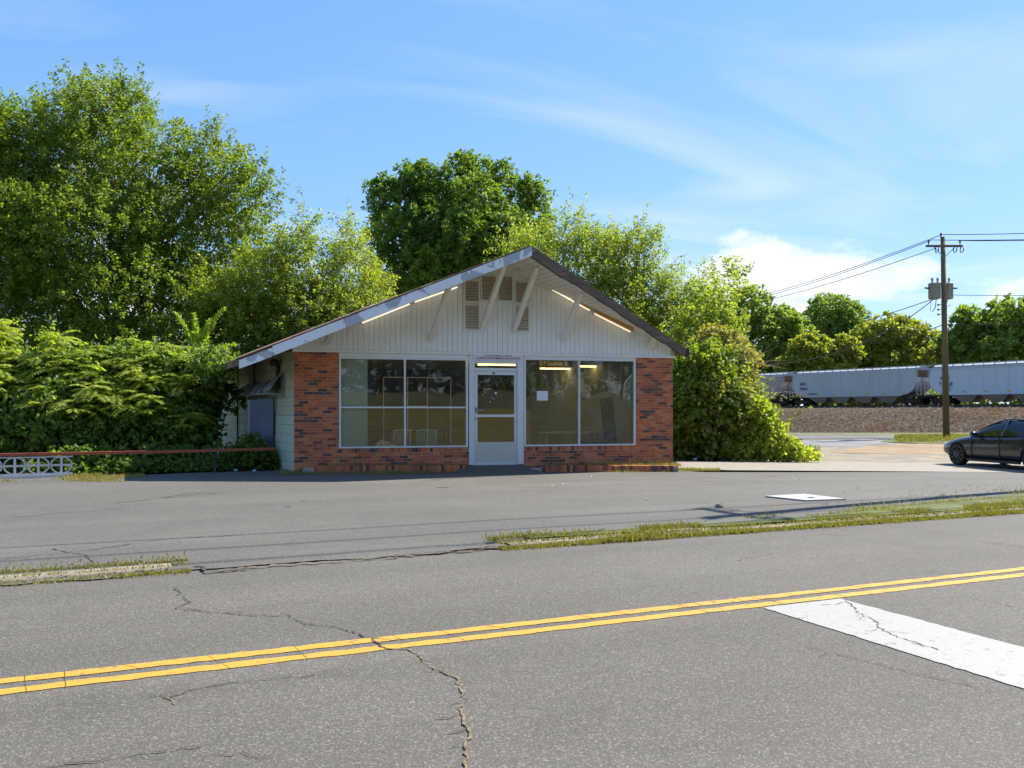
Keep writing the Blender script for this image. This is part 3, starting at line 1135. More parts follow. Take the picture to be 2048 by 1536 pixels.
# ramp of asphalt up to the door
mb = MB()
ra, rb_ = fx(940, 18.4), fx(1062, 18.4)
zr = 0.02
mb.hexa([(ra - .45, 18.1, zr - .2), (rb_ + .35, 18.1, zr - .2), (rb_, Y0 + .02, zr - .2), (ra, Y0 + .02, zr - .2),
         (ra - .45, 18.1, zr + .005), (rb_ + .35, 18.1, zr - .012), (rb_, Y0 + .02, .158), (ra, Y0 + .02, .158)])
structure(mb.build('door_ramp', M['lot']))

# --- gable siding, board by board
pitch = 0.1175
k = int((XR - XL + 0.06) / pitch)
x0 = XL - 0.03
for i in range(k):
    a = x0 + i * pitch + 0.003
    b = x0 + (i + 1) * pitch - 0.003
    yb = Y0 - 0.03 + random.uniform(-.001, .001)
    za, zb = zund(a) + 0.02, zund(b) + 0.02
    mb = MB()
    if a < XC < b:
        zm = zund(XC) + .02
        mb.prism([(a, yb, ZB + .05), (b, yb, ZB + .05), (b, yb, zb), (XC, yb, zm), (a, yb, za)], (0, 0.028, 0))
    else:
        mb.prism([(a, yb, ZB + .05), (b, yb, ZB + .05), (b, yb, zb), (a, yb, za)], (0, 0.028, 0))
    S(mb, 'siding_board', M['siding'])
mb = MB()
mb.prism([(XL - .03, Y0 + .001, ZB), (XR + .03, Y0 + .001, ZB), (XR + .03, Y0 + .001, zund(XR) - .02), (XC, Y0 + .001, zund(XC) - .02), (XL - .03, Y0 + .001, zund(XL) - .02)], (0, 0.15, 0))
S(mb, 'gable_wall', M['louver'])
mb = MB().box((XL - .035, Y0 - 0.045, ZB - 0.012), (XR + .035, Y0 - 0.002, ZB + 0.046))
S(mb, 'base_trim', M['trim'])

# --- louvred vents
def vent(x0, x1, z0, z1, n):
    mb = MB()
    w = 0.028
    y0, y1 = Y0 - 0.075, Y0 - 0.034
    mb.box((x0, y0, z0), (x0 + w, y1, z1)); mb.box((x1 - w, y0, z0), (x1, y1, z1))
    mb.box((x0 + w, y0, z0), (x1 - w, y1, z0 + w)); mb.box((x0 + w, y0, z1 - w), (x1 - w, y1, z1))
    v = S(mb, 'vent', M['trim'])
    bk = MB().box((x0 + w, Y0 - 0.036, z0 + w), (x1 - w, Y0 - 0.033, z1 - w)).build('backing', M['dark'], v)
    p = (z1 - z0 - 2 * w) / n
    for i in range(n):
        zc_ = z0 + w + (i + .5) * p
        s_ = MB()
        s_.hexa([(x0 + w, y0 + .002, zc_ - p * .48), (x1 - w, y0 + .002, zc_ - p * .48), (x1 - w, y1 - .004, zc_ + p * .30), (x0 + w, y1 - .004, zc_ + p * .30),
                 (x0 + w, y0 + .002, zc_ - p * .30), (x1 - w, y0 + .002, zc_ - p * .30), (x1 - w, y1 - .004, zc_ + p * .48), (x0 + w, y1 - .004, zc_ + p * .48)])
        s_.build('slat', M['louver'], v)


def pz(x, y):
    return fz(x, y, Y0 - .05)


vent(fx(927), fx(958.5), pz(943, 662), pz(943, 608), 9)
vent(fx(927), fx(958.5), pz(943, 606), pz(943, 559), 8)
vent(fx(960), fx(992.5), pz(976, 603), pz(976, 549), 10)
vent(fx(993.5), fx(1025.5), pz(1010, 604), pz(1010, 550), 10)
vent(fx(1028), fx(1058), pz(1043, 608), pz(1043, 561), 8)
vent(fx(1028), fx(1058), pz(1043, 665), pz(1043, 610), 9)

# --- soffit boards, laid parallel to the ridge
for side in (-1, 1):
    xx = XC
    xlim = 9.3 if side > 0 else -1.0
    pb_ = 0.135
    while (xx - xlim) * side < -pb_:
        a, b = sorted((xx + side * .008, xx + side * (pb_ - .008)))
        mb = MB()
        mb.hexa([rp(a, -.02, zund(a)), rp(b, -.02, zund(b)), rp(b, oh(b) - .002, zund(b)), rp(a, oh(a) - .002, zund(a)),
                 rp(a, -.02, zund(a) + .013), rp(b, -.02, zund(b) + .013), rp(b, oh(b) - .002, zund(b) + .013), rp(a, oh(a) - .002, zund(a) + .013)])
        S(mb, 'soffit_board', M['soffit'])
        xx += side * pb_
mb = MB()
for xa_, xb2 in ((-1.0, -.5), (-.5, XC), (XC, 9.3)):
    mb.add([rp(xa_, -.02, zund(xa_) + .0145), rp(xb2, -.02, zund(xb2) + .0145), rp(xb2, oh(xb2) - .01, zund(xb2) + .0145), rp(xa_, oh(xa_) - .01, zund(xa_) + .0145)], [(0, 1, 2, 3)])
S(mb, 'soffit_gap_shade', M['dark'])  # black sheet added above the boards to darken the gaps like shade
# --- roof slabs
BK = -12.5
for side in (-1, 1):
    xe = -1.1 if side < 0 else 9.5
    mb = MB()
    xs = [XC, -0.5, -1.1] if side < 0 else [XC, 9.5]
    fr = [rp(x, oh(x) + .03, 0) for x in xs]
    bkp = [rp(xs[-1], BK, 0), rp(XC, BK, 0)]
    allx = xs + [xs[-1], XC]
    top = [(p[0], p[1], ztop(x)) for p, x in zip(fr + bkp, allx)]
    bot = [(p[0], p[1], ztop(x) - 0.15) for p, x in zip(fr + bkp, allx)]
    n = len(top)
    mb.add(top + bot, [tuple(range(n)), tuple(reversed(range(n, 2 * n)))] + [(i, (i + 1) % n, (i + 1) % n + n, i + n) for i in range(n)])
    rf = S(mb, 'roof', M['shingle'])
    # ragged shingle courses along the front edge
    if side < 0:
        xx = -1.12
        while xx < XC - 0.1:
            w = random.uniform(.14, .26)
            b_ = min(xx + w, XC)
            j = random.uniform(0.03, 0.085); dz = random.uniform(0.012, 0.03)
            mb = MB()
            mb.hexa([rp(xx, oh(xx) + j, ztop(xx) + .002), rp(b_, oh(b_) + j, ztop(b_) + .002), rp(b_, oh(b_) - .5, ztop(b_) + .002), rp(xx, oh(xx) - .5, ztop(xx) + .002),
                     rp(xx, oh(xx) + j, ztop(xx) + dz), rp(b_, oh(b_) + j, ztop(b_) + dz), rp(b_, oh(b_) - .5, ztop(b_) + dz), rp(xx, oh(xx) - .5, ztop(xx) + dz)])
            mb.build('shingle', M['shingle'], rf)
            xx = b_ + 0.004
# --- fascia
def fascia(x0, x1, h0, h1, mat, drop=0.0, out=0.065, ragged=False, name='fascia'):
    n = 60 if ragged else 1
    mb = MB()
    for i in range(n):
        a = x0 + (x1 - x0) * i / n
        b = x0 + (x1 - x0) * (i + 1) / n
        ja = 0.045 * wob(a, 2.1, 3.3) + 0.02 * wob(a, 9, 1) if ragged else 0
        jb = 0.045 * wob(b, 2.1, 3.3) + 0.02 * wob(b, 9, 1) if ragged else 0
        za, zb_ = ztop(a) - 0.012 - drop, ztop(b) - 0.012 - drop
        hA = h0 + (h1 - h0) * (a - x0) / (x1 - x0); hB = h0 + (h1 - h0) * (b - x0) / (x1 - x0)
        mb.hexa([rp(a, oh(a), za - hA + ja), rp(b, oh(b), zb_ - hB + jb), rp(b, oh(b) + out, zb_ - hB + jb), rp(a, oh(a) + out, za - hA + ja),
                 rp(a, oh(a), za), rp(b, oh(b), zb_), rp(b, oh(b) + out, zb_), rp(a, oh(a) + out, za)])
    return S(mb, name, mat)


fascia(-0.5, XC, 0.20, 0.205, M['peel'])["label"] = 'white fascia board with grey peeling patches'
fascia(-1.12, -0.505, 0.17, 0.18, M['peel'], 0.03)
fascia(XC + 0.002, 9.55, 0.225, 0.20, M['rot'], 0.0, 0.065, True)["label"] = 'bare blackened fascia board, rotten along its lower edge'
# --- braces
for x, y, r_o in ((652, 690, .4), (860, 682.6, .75), (962, 662, .75), (1026.5, 666, .75), (1123, 684, .78), (1296, 701, .8)):
    xb = fx(x)
    z0 = fz(x, y, Y0 - .05)
    o1 = oh(xb) * r_o
    a = Vector((xb, Y0 - 0.035, z0 + .03))
    b = Vector(rp(xb, max(o1, .16), zund(xb) - .005))
    mb = MB()
    mb.bar(a, b, 0.095, 0.095)
    br = S(mb, 'brace', M['soffit'])
# --- fluorescent strips under the eave
def strip(x0, y0, x1, y1, batten):
    Yp = Y0 - 0.16
    a = Vector((fx(x0, Yp), Yp, fz(x0, y0, Yp))); b = Vector((fx(x1, Yp), Yp, fz(x1, y1, Yp)))
    d = (b - a).normalized()
    mb = MB()
    up = Vector((-d.z, 0, d.x))
    hz = up * (0.07)
    mb.bar(a + hz, b + hz, 0.14, 0.085, up=up)
    st = S(mb, 'strip_light', M['batten'] if batten else M['trim'])
    MB().tube([a + d * .03, b - d * .03], 0.016, 8).build('tube', M['tube'], st, True)
    m2 = MB()
    m2.box(a - Vector((.02, .03, .03)), a + Vector((.025, .03, .05))); m2.box(b - Vector((.025, .03, .03)), b + Vector((.02, .03, .05)))
    m2.build('lamp_holder', M['trim'], st)


strip(722, 647, 822, 607, False)
strip(827, 605, 917, 573.5, False)
strip(1101, 577.5, 1181, 622, True)
strip(1186, 626, 1262, 664.5, True)
# dangling cord at the strips
# --- windows
def window(name, x0, x1, z0, z1, mull, rail, glass, yg=Y0 + 0.06, fw=0.045):
    mb = MB()
    ya, yb = Y0 - 0.012, Y0 + 0.09
    mb.box((x0, ya, z0), (x1, yb, z0 + fw * .8)); mb.box((x0, ya, z1 - fw), (x1, yb, z1))
    mb.box((x0, ya + .002, z0 + fw * .8), (x0 + fw, yb, z1 - fw)); mb.box((x1 - fw, ya + .002, z0 + fw * .8), (x1, yb, z1 - fw))
    w = S(mb, name, M['alu'])
    for x in mull:
        MB().box((x - .02, ya + .004, z0 + fw * .8), (x + .02, yb - .002, z1 - fw)).build('mullion', M['alu'], w)
    zs = [z0 + fw * .8] + ([rail] if rail else []) + [z1 - fw]
    xs = [x0 + fw] + list(mull) + [x1 - fw]
    if rail:
        for a, b in zip(xs[:-1], xs[1:]):
            MB().box((a + (.02 if a in mull else 0), ya + .006, rail - .018), (b - (.02 if b in mull else 0), yb - .004, rail + .018)).build('rail', M['alu'], w)
    for a, b in zip(xs[:-1], xs[1:]):
        for c, d in zip(zs[:-1], zs[1:]):
            MB().add([(a, yg, c), (b, yg, c), (b, yg, d), (a, yg, d)], [(0, 1, 2, 3)]).build('pane', glass, w)
    return w


w1 = window('window', xw0, xw1, ZS, ZH, [fx(810)], fz(810, 814.8), M['glass'])
w2 = window('window', xv0, xv1, ZS, ZH + 0.04, [fx(1158.5)], None, M['glass_wavy'])
mb = MB().box((xw0, Y0 - 0.008, ZH + .002), (xw1, Y0 + .09, ZB - .014)); S(mb, 'header_board', M['trim'])
mb = MB().box((xv0, Y0 - 0.008, ZH + .042), (xv1, Y0 + .09, ZB - .014)); S(mb, 'header_board', M['trim'])
# --- door with transom
zd = 0.165
mb = MB()
ya, yb = Y0 - .02, Y0 + .10
jx0, jx1 = fx(950), fx(1033)
mb.box((xd0, ya, zd), (jx0 - .03, yb, ZB - .014)); mb.box((jx1 + .02, ya, zd), (xd1, yb, ZB - .014))
mb.box((jx0 - .03, ya + .02, zd), (jx0 - .005, yb, 2.50)); mb.box((jx1 + .004, ya + .02, zd), (jx1 + .02, yb, 2.50))
zt0 = fz(990, 742); zt1 = fz(990, 736)
mb.box((jx0 - .005, ya + .015, zt0), (jx1 + .004, yb, zt1))
mb.box((jx0 - .03, ya + .012, 2.50), (jx1 + .02, yb, ZB - .014))
mb.box((jx0 - .03, ya + .012, zd - .02), (jx1 + .02, yb, zd + .012))
df = S(mb, 'door_frame', M['alu'])
MB().add([(jx0 - .005, Y0 + .05, zt1), (jx1 + .004, Y0 + .05, zt1), (jx1 + .004, Y0 + .05, 2.50), (jx0 - .005, Y0 + .05, 2.50)], [(0, 1, 2, 3)]).build('transom_pane', M['glass'], df)
mb = MB()
st = 0.062
dx0, dx1, dz0, dz1 = jx0, jx1, zd + .018, zt0 - .006
ya, yb = Y0 + .012, Y0 + .058
zk = fz(990, 884); zm0, zm1 = fz(990, 834), fz(990, 829)
mb.box((dx0, ya, dz0), (dx0 + st, yb, dz1)); mb.box((dx1 - st * .8, ya, dz0), (dx1, yb, dz1))
mb.box((dx0 + st, ya, dz1 - .085), (dx1 - st * .8, yb, dz1)); mb.box((dx0 + st, ya, zm0), (dx1 - st * .8, yb, zm1))
mb.box((dx0 + st, ya + .004, dz0), (dx1 - st * .8, yb, dz0 + .05))
door = S(mb, 'door', M['alu'])
MB().box((dx0 + .02, ya - .006, dz0 + .05), (dx1 - .02, yb - .01, zk)).build('kick_plate', M['alu_kick'], door)
for c, d in ((zk, zm0), (zm1, dz1 - .085)):
    MB().add([(dx0 + st, Y0 + .035, c), (dx1 - st * .8, Y0 + .035, c), (dx1 - st * .8, Y0 + .035, d), (dx0 + st, Y0 + .035, d)], [(0, 1, 2, 3)]).build('pane', M['glass'], door)
hb = MB()
hb.box((dx0 + .012, ya - .03, zm1 + .04), (dx0 + .05, ya, zm1 + .16)); hb.bar((dx0 + .03, ya - .05, zm1 + .10), (dx0 + .19, ya - .05, zm1 + .10), .022)
hb.tube([(dx0 + .03, ya - .02, zm1 - .09), (dx0 + .03, ya - .07, zm1 - .09)], .02, 8)
hb.build('handle', M['steel'], door)
MB().box((dx0 + .42, ya - .02, dz1 - .06), (dx0 + .47, ya, dz1 - .03)).build('closer_bolt', M['black_metal'], door)
for (dx_, dz_, s_) in ((.50, -.42, .028), (.25, -.40, .012), (.40, -.53, .012), (.36, -.62, .012), (.46, -.55, .010), (.54, -.5, .009), (.2, -.46, .009), (.62, -.47, .007)):
    MB().lathe([(s_, 0), (s_ * .9, .002)], (dx0 + dx_, Y0 + .030, dz1 - .085 + dz_), 7, 'y').build('sticker', M['paper'], door)

# door sign with two lines of writing
sg = empty('door_sign', (fx(993), Y0 - .03, 2.55), 0, 'narrow white lettered sign board fixed above the shop door', 'sign')
zs0, zs1 = fz(990, 719.5), fz(990, 707)
MB().box((fx(946), Y0 - .035, zs0), (fx(1041), Y0 - .021, zs1)).build('board', M['signboard'], sg).location = -Vector(sg.location)


def flat_text(s, x, y, z, wid, hgt, mat, parent, name='lettering'):
    me = text_mesh(s, 1.0, mat)
    co = np.zeros(len(me.vertices) * 3); me.vertices.foreach_get('co', co); co = co.reshape(-1, 3)
    w_, h_ = np.ptp(co[:, 0]), np.ptp(co[:, 1])
    cx, cy = (co[:, 0].min() + co[:, 0].max()) / 2, co[:, 1].min()
    out = np.zeros_like(co)
    out[:, 0] = (co[:, 0] - cx) / w_ * wid
    out[:, 2] = (co[:, 1] - cy) / h_ * hgt
    me.vertices.foreach_set('co', out.reshape(-1))
    me.update()
    o = mobj(name, me, parent)
    o.location = Vector((x, y, z)) - (Vector(parent.location) if parent.parent is None else Vector((0, 0, 0)))
    return o


flat_text("CARRIE MAE'S SEAM", fx(996), Y0 - .0375, zs0 + .078, fx(1023) - fx(970), .058, M['ink'], sg)
flat_text("ALTERATIONS HEMMING AND SEWING", fx(996), Y0 - .0375, zs0 + .012, fx(1039) - fx(953), .048, M['ink_red'], sg)
flat_text("219 Gadsden St", (fx(1080) + fx(1137)) / 2, Y0 + .054, fz(1108, 731), fx(1137) - fx(1080), .115, M['gold'], w2)

# paper notice taped in the window
nt = empty('notice', ((fx(1075) + fx(1097)) / 2, Y0 + .05, fz(1086, 800)), 0, 'white printed notice sheet taped inside the right shop window', 'notice')
MB().box((fx(1075), Y0 + .051, fz(1086, 801)), (fx(1097), Y0 + .053, fz(1086, 782))).build('sheet', M['paper'], nt).location = -Vector(nt.location)
for i, yy in enumerate((786, 791, 796)):
    MB().box((fx(1078), Y0 + .0495, fz(1086, yy + .4)), (fx(1095), Y0 + .0505, fz(1086, yy))).build('print_line', M['steel'], nt).location = -Vector(nt.location)
# unlit neon sign
nx = (fx(1208) + fx(1234)) / 2
ns = empty('neon_sign', (nx, Y0 + .10, fz(1221, 784)), 0, 'unlit open sign of yellow script over red letters hanging in the window', 'sign')
zb0, zb1 = fz(1221, 784), fz(1221, 770.5)
hw = (fx(1234) - fx(1208)) / 2
fr = [(-hw, zb0 + .03), (-hw + .03, zb0), (hw - .03, zb0), (hw, zb0 + .03), (hw, zb1 - .03), (hw - .03, zb1), (-hw + .03, zb1), (-hw, zb1 - .03), (-hw, zb0 + .03)]
MB().tube([(x, 0, z - zb0) for x, z in fr], .011, 6).build('frame_tube', M['neon_b'], ns, True)
t_ = flat_text("OPEN", nx, Y0 + .10, zb0 + .035, hw * 1.7, .085, M['neon_r'], ns)
t_ = flat_text("Yes!", nx - .0, Y0 + .095, zb1 - .015, hw * 1.45, .135, M['neon_y'], ns)
MB().tube([(hw * .3, .0, 0), (hw * .8, .0, -.12), (hw * 1.0, .0, -.16), (hw * 1.6, .0, .10), (hw * 1.95, .0, .55), (hw * 2.0, 0, .78)], .006, 5).build('cord', M['paper'], ns)

# --- the room behind the glass
fl, cz_, yb_ = 0.14, 2.66, Y0 + 7.0
S(MB().box((XL + .2, Y0 + .2, fl - .1), (XR - .2, yb_, fl)), 'interior_floor', M['tile'])
S(MB().box((XL + .2, Y0 + .2, cz_), (XR - .2, yb_, cz_ + .06)), 'interior_ceiling', M['ceil'])
S(MB().box((XL + .2, yb_, fl - .1), (XR - .2, yb_ + .1, 1.47)), 'back_wall_lit_part', M['ywall'])
S(MB().box((XL + .2, yb_ + .002, 1.47), (XR - .2, yb_ + .1, cz_ + .06)), 'back_wall_shade_part', M['bwall'])  # brown above the yellow puts the wall's dim upper half into colour
S(MB().box((XR - .2, Y0 + .2, -.2), (XR - .1, yb_, cz_ + .06)), 'side_wall', M['bwall'])
S(MB().box((XL + .1, Y0 + .2, -.2), (XL + .2, yb_, cz_ + .06)), 'side_wall', M['ywall'])
mb = MB()
for i in range(12):
    mb.box((XL + .25, Y0 + .3 + i * .61, cz_ - .006), (XR - .25, Y0 + .325 + i * .61, cz_ - .001))
for i in range(14):
    mb.box((XL + .4 + i * .61, Y0 + .25, cz_ - .010), (XL + .425 + i * .61, yb_ - .02, cz_ - .0062))
S(mb, 'ceiling_grid', M['steel'])
pb = MB().box((fx(682), Y0 + .14, ZS - .02), (fx(735, Y0 + .14), Y0 + .165, ZH + .05))
tag(pb.build('drywall_panel', M['panel']), 'pale green panel standing behind the left shop window', 'panel')


def table(x, y, L, Wd, h, mat, label, legm):
    t = empty('table', (x, y, fl), 0, label, 'table')
    MB().box((-L / 2, -Wd / 2, h - .03), (L / 2, Wd / 2, h)).build('tabletop', mat, t)
    for sx in (-1, 1):
        for sy in (-1, 1):
            MB().tube([(sx * (L / 2 - .06), sy * (Wd / 2 - .06), 0), (sx * (L / 2 - .06), sy * (Wd / 2 - .06), h - .03)], .016, 6).build('leg', legm, t)
    return t


table(fx(800, Y0 + 3.4), Y0 + 3.4, 2.6, .7, .74, M['wood'], 'long dark wooden table behind the left window', M['wood'])
table(fx(1140, Y0 + 2.6), Y0 + 2.6, 1.6, .7, .70, M['white_metal'], 'white table with thin legs behind the right window', M['white_metal'])


def slat_chair(x, y, rz, label):
    c = empty('chair', (x, y, fl), rz, label, 'chair')
    MB().box((-.25, -.24, .40), (.25, .24, .43)).build('seat', M['white_metal'], c)
    for sx in (-.23, .23):
        MB().tube([(sx, -.22, 0), (sx, -.22, .40)], .014, 6).build('leg', M['white_metal'], c)
        MB().tube([(sx, .22, 0), (sx, .22, .43), (sx, .27, .80)], .014, 6).build('leg', M['white_metal'], c)
    b = MB().tube([(-.25, .27, .80), (0, .28, .82), (.25, .27, .80)], .016, 6).build('backrest', M['white_metal'], c)
    for i in range(9):
        xx = -.2 + i * .05
        MB().bar((xx, .23, .44), (xx, .27, .80), .018, .008).build('slat', M['white_metal'], b)
    return c


slat_chair(fx(850, Y0 + .9), Y0 + .9, R(180), 'white slat-back chair behind the left window beside the door')
slat_chair(fx(795, Y0 + 1.1), Y0 + 1.15, R(200), 'white slat-back chair behind the left window near the pale panel')
# clothes rack
rk = empty('clothes_rack', (fx(835, Y0 + 2.2), Y0 + 2.2, fl), 0, 'white metal garment rack with upright posts behind the left window', 'rack')
for x in (-.85, -.25, .25, .85):
    MB().tube([(x, 0, 0), (x, 0, 2.1)], .014, 6).build('post', M['white_metal'], rk)
MB().tube([(-.85, 0, 2.1), (.85, 0, 2.1)], .014, 6).build('rail', M['white_metal'], rk)
MB().tube([(-.25, 0, 1.38), (.25, 0, 1.38)], .014, 6).build('rail', M['white_metal'], rk)
lb = MB(); lb.bar((fx(1208, Y0 + .9), Y0 + .75, 1.72), (fx(1228, Y0 + .9), Y0 + 1.0, fl + .02), .30, .10, up=(0, 1, 0))
tag(lb.build('black_board', M['black']), 'tall black board leaning behind the unlit open sign', 'board')
gb = empty('storage_bin', (fx(1190, Y0 + .8), Y0 + .8, fl), 0, 'dark green storage bin on the floor behind the right window', 'bin')
MB().prism([(-.28, -.22, 0), (.28, -.22, 0), (.32, -.26, .5), (-.32, -.26, .5)], (0, .5, 0)).build('body', M['green_box'], gb)
MB().box((-.35, -.28, .5), (.35, .28, .53)).build('lid', M['green_box'], gb)
for i, (x, y) in enumerate(((fx(1120, Y0 + 4.6), Y0 + 4.6), (fx(1000, Y0 + 3.0), Y0 + 3.0), (fx(1200, Y0 + 3.2), Y0 + 3.2), (fx(870, Y0 + .8), Y0 + .8), (fx(770, Y0 + .8), Y0 + .8))):  # last two added above the header, out of sight, to light the room
    t_ = MB().box((x - .6, y - .05, cz_ - .045), (x + .6, y + .05, cz_ - .012)).build('ceiling_and_fill_lamp', M['warm'])
    tag(t_, 'slim lit ceiling strip lamp inside the shop, front left pair added for light', 'lamp', 'ceiling lamps in the shop')
# --- left flank of painted block
WL = 12.0
p0 = Vector((XL, Y0 + .10, 0))
nrmL = Vector((-WDV.y, WDV.x, 0))


def wl_pt(s, o, z):
    """s metres back along the left flank, o metres out from it"""
    q = p0 + WDV * s + nrmL * o
    return Vector((q.x, q.y, z))


mb = MB()
mb.hexa([wl_pt(-.09, -.012, -.3), wl_pt(WL, -.012, -.3), wl_pt(WL, -.22, -.3), wl_pt(.1, -.22, -.3),
         wl_pt(-.09, -.012, 2.72), wl_pt(WL, -.012, 2.72), wl_pt(WL, -.22, 2.72), wl_pt(.1, -.22, 2.72)])
S(mb, 'flank_wall', M['block_joint'])
bmh = {}
for mname in ('block', 'block2'):
    bmh[mname] = MB().box((-.5, -.5, -.5), (.5, .5, .5)).mesh('block', M[mname])
rzW = math.atan2(WDV.y, WDV.x)
d0, d1, dzt = 1.35, 2.45, 1.70               # side doorway along the wall
for r in range(14):
    z = -.12 + (r + .5) * .2032
    s = -.2032 if r % 2 else 0.0
    while s < 7.6:
        a, b = max(s, -.085), min(s + .406, 7.6)
        if not (z < dzt + .05 and b > d0 and a < d1) or True:
            segs = [(a, b)]
            if z - .1 < dzt:
                segs = [(max(u, a), min(v, b)) for u, v in ((a, min(b, d0)), (max(a, d1), b))]
            for u, v in segs:
                if v - u > .04 and z < 2.66:
                    q = wl_pt((u + v) / 2, -.02, z)
                    mobj('block', bmh['block2' if (z < 1.3 and u < 1.4) or random.random() < .12 else 'block'], shop, q - SO, (0, 0, rzW), (v - u - .008, .04 + random.uniform(0, .003), .195))
        s += .406
# side door standing open, with pale jamb
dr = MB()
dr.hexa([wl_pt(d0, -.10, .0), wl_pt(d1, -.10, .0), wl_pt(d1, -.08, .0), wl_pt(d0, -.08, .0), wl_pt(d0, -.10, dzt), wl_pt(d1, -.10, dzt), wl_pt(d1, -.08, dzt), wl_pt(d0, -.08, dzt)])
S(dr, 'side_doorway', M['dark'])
mb = MB()
q0 = wl_pt(d0 + .04, .0, 0)
dd = (WDV * .55 + nrmL * .42).normalized()
a, b = q0, q0 + dd * .66
th = Vector((-dd.y, dd.x, 0)) * .045
mb.hexa([a, b, b + th, a + th] + [v + Vector((0, 0, h_)) for v, h_ in ((a, 1.70), (b, 1.66), (b + th, 1.66), (a + th, 1.70))])
sd = S(mb, 'side_door', M['blue_door'])
MB().bar(b + th * .5 + Vector((0, 0, .0)), b + th * .5 + Vector((0, 0, 1.655)), .10, .06).build('edge_strip', M['blue_pale'], sd)
mb = MB(); mb.bar(wl_pt(d1 + .05, .02, 0), wl_pt(d1 + .05, .02, dzt), .09, .06); S(mb, 'door_jamb', M['blue_pale'])
# torn sheet-metal awning over it
aw = empty('awning', wl_pt(2.0, 0, 1.9), 0, 'buckled grey sheet metal awning over the side door', 'awning')
A0, A1 = 0.62, 3.7
k = 9
for i in range(k):
    sa, sb_ = A0 + (A1 - A0) * i / k, A0 + (A1 - A0) * (i + 1) / k
    bz = 1.80 + random.uniform(-.03, .03)
    up_ = .42 * (1 - .35 * i / k) * random.uniform(.55, 1.15)
    ob = random.uniform(.30, .42)
    mb = MB()
    rows = []
    for j in range(5):
        t = j / 4
        o_ = .03 + (ob - .03) * math.sin(t * math.pi / 2)
        z_ = bz + up_ * (1 - t) ** 1.3
        rows.append((wl_pt(sa + .01, o_, z_ + .03 * math.sin(7 * t + i)), wl_pt(sb_ - .01 + .08 * (t), o_, z_ - .03 * math.sin(5 * t + i))))
    vs = [p for r in rows for p in r]
    vs += [Vector(p) + Vector((0, 0, -.012)) - nrmL * .008 for p in vs]
    n = len(rows)
    fs = [(2 * j, 2 * j + 2, 2 * j + 3, 2 * j + 1) for j in range(n - 1)] + [(2 * n + 2 * j + 1, 2 * n + 2 * j + 3, 2 * n + 2 * j + 2, 2 * n + 2 * j) for j in range(n - 1)]
    fs += [(2 * j, 2 * j + 2 * n, 2 * j + 2 + 2 * n, 2 * j + 2) for j in range(n - 1)] + [(2 * j + 1, 2 * j + 3, 2 * j + 3 + 2 * n, 2 * j + 1 + 2 * n) for j in range(n - 1)]
    mb.add(vs, fs)
    o = mb.build('panel', M['awning'], aw); o.location = -Vector(aw.location)
mb = MB()
mb.bar(wl_pt(A0, .38, 1.79), wl_pt(A1, .38, 1.77), .03, .04); mb.bar(wl_pt(A0 + .02, .01, 1.76), wl_pt(A0 + .02, .38, 1.79), .03, .04)
mb.bar(wl_pt(A0, .02, 1.70), wl_pt(A0, .02, 2.22), .02, .03)
o = mb.build('support', M['steel'], aw); o.location = -Vector(aw.location)
# flood lamp and conduit
mb = MB(); mb.tube([wl_pt(.95, .06, 1.9), wl_pt(.95, .06, 2.45)], .045, 8); mb.lathe([(.09, -.02), (.12, .06), (.05, .14)], wl_pt(.86, .16, 2.44), 8)
S(mb, 'flood_lamp', M['rot'])
MB_ = MB().tube([wl_pt(1.15, .02, 2.4), wl_pt(1.14, .03, 1.8), wl_pt(1.22, .03, 1.2), wl_pt(1.3, .03, .6), wl_pt(1.25, .03, .2)], .009, 5)
S(MB_, 'cable', M['wire'])
for s in (2.9, 4.4):
    S(MB().tube([wl_pt(s, .03, 2.65), wl_pt(s, .03, .2 if s > 4 else 1.9)], .02, 6), 'conduit', M['rot'])
# right and back walls
mb = MB()
qa, qb = Vector((XR, Y0 + .1, 0)), Vector((XR, Y0 + .1, 0)) + DV * 11.5
mb.hexa([(qa.x - .2, qa.y, -.5), (qa.x, qa.y, -.5), (qb.x, qb.y, -.5), (qb.x - .2, qb.y, -.5), (qa.x - .2, qa.y, 2.75), (qa.x, qa.y, 2.75), (qb.x, qb.y, 2.75), (qb.x - .2, qb.y, 2.75)])
S(mb, 'right_wall', M['block'])
mb = MB()
qc = wl_pt(11.3, -.2, 0)
mb.hexa([(qc.x, qc.y - .2, -.5), (qb.x, qb.y - .2, -.5), (qb.x, qb.y, -.5), (qc.x, qc.y, -.5), (qc.x, qc.y - .2, 2.7), (qb.x, qb.y - .2, 2.7), (qb.x, qb.y, 2.7), (qc.x, qc.y, 2.7)])
S(mb, 'rear_wall', M['block'])

# ------------------------------------------------------------------ breeze-block fence with its red rail
fa = Vector((*gp(-420, 975), 0)); fb = Vector((*gp(541, 944), 0))
fdir = (fb - fa).normalized()
frz = math.atan2(fdir.y, fdir.x)
fnc = empty('fence', (fa.x, fa.y, 0), frz, 'low pierced breeze-block fence with a red pipe rail, overgrown with vines', 'fence')
flen = (fb - fa).length
bl = 0.40


def f_at(x):                                   # pixel column to distance along the fence
    a, b, c = ray(x, 0)
    dirv = Vector((a, b, 0))
    t = (fa.x * fdir.y - fa.y * fdir.x) / (dirv.x * fdir.y - dirv.y * fdir.x)
    return (dirv * t - fa).dot(fdir)


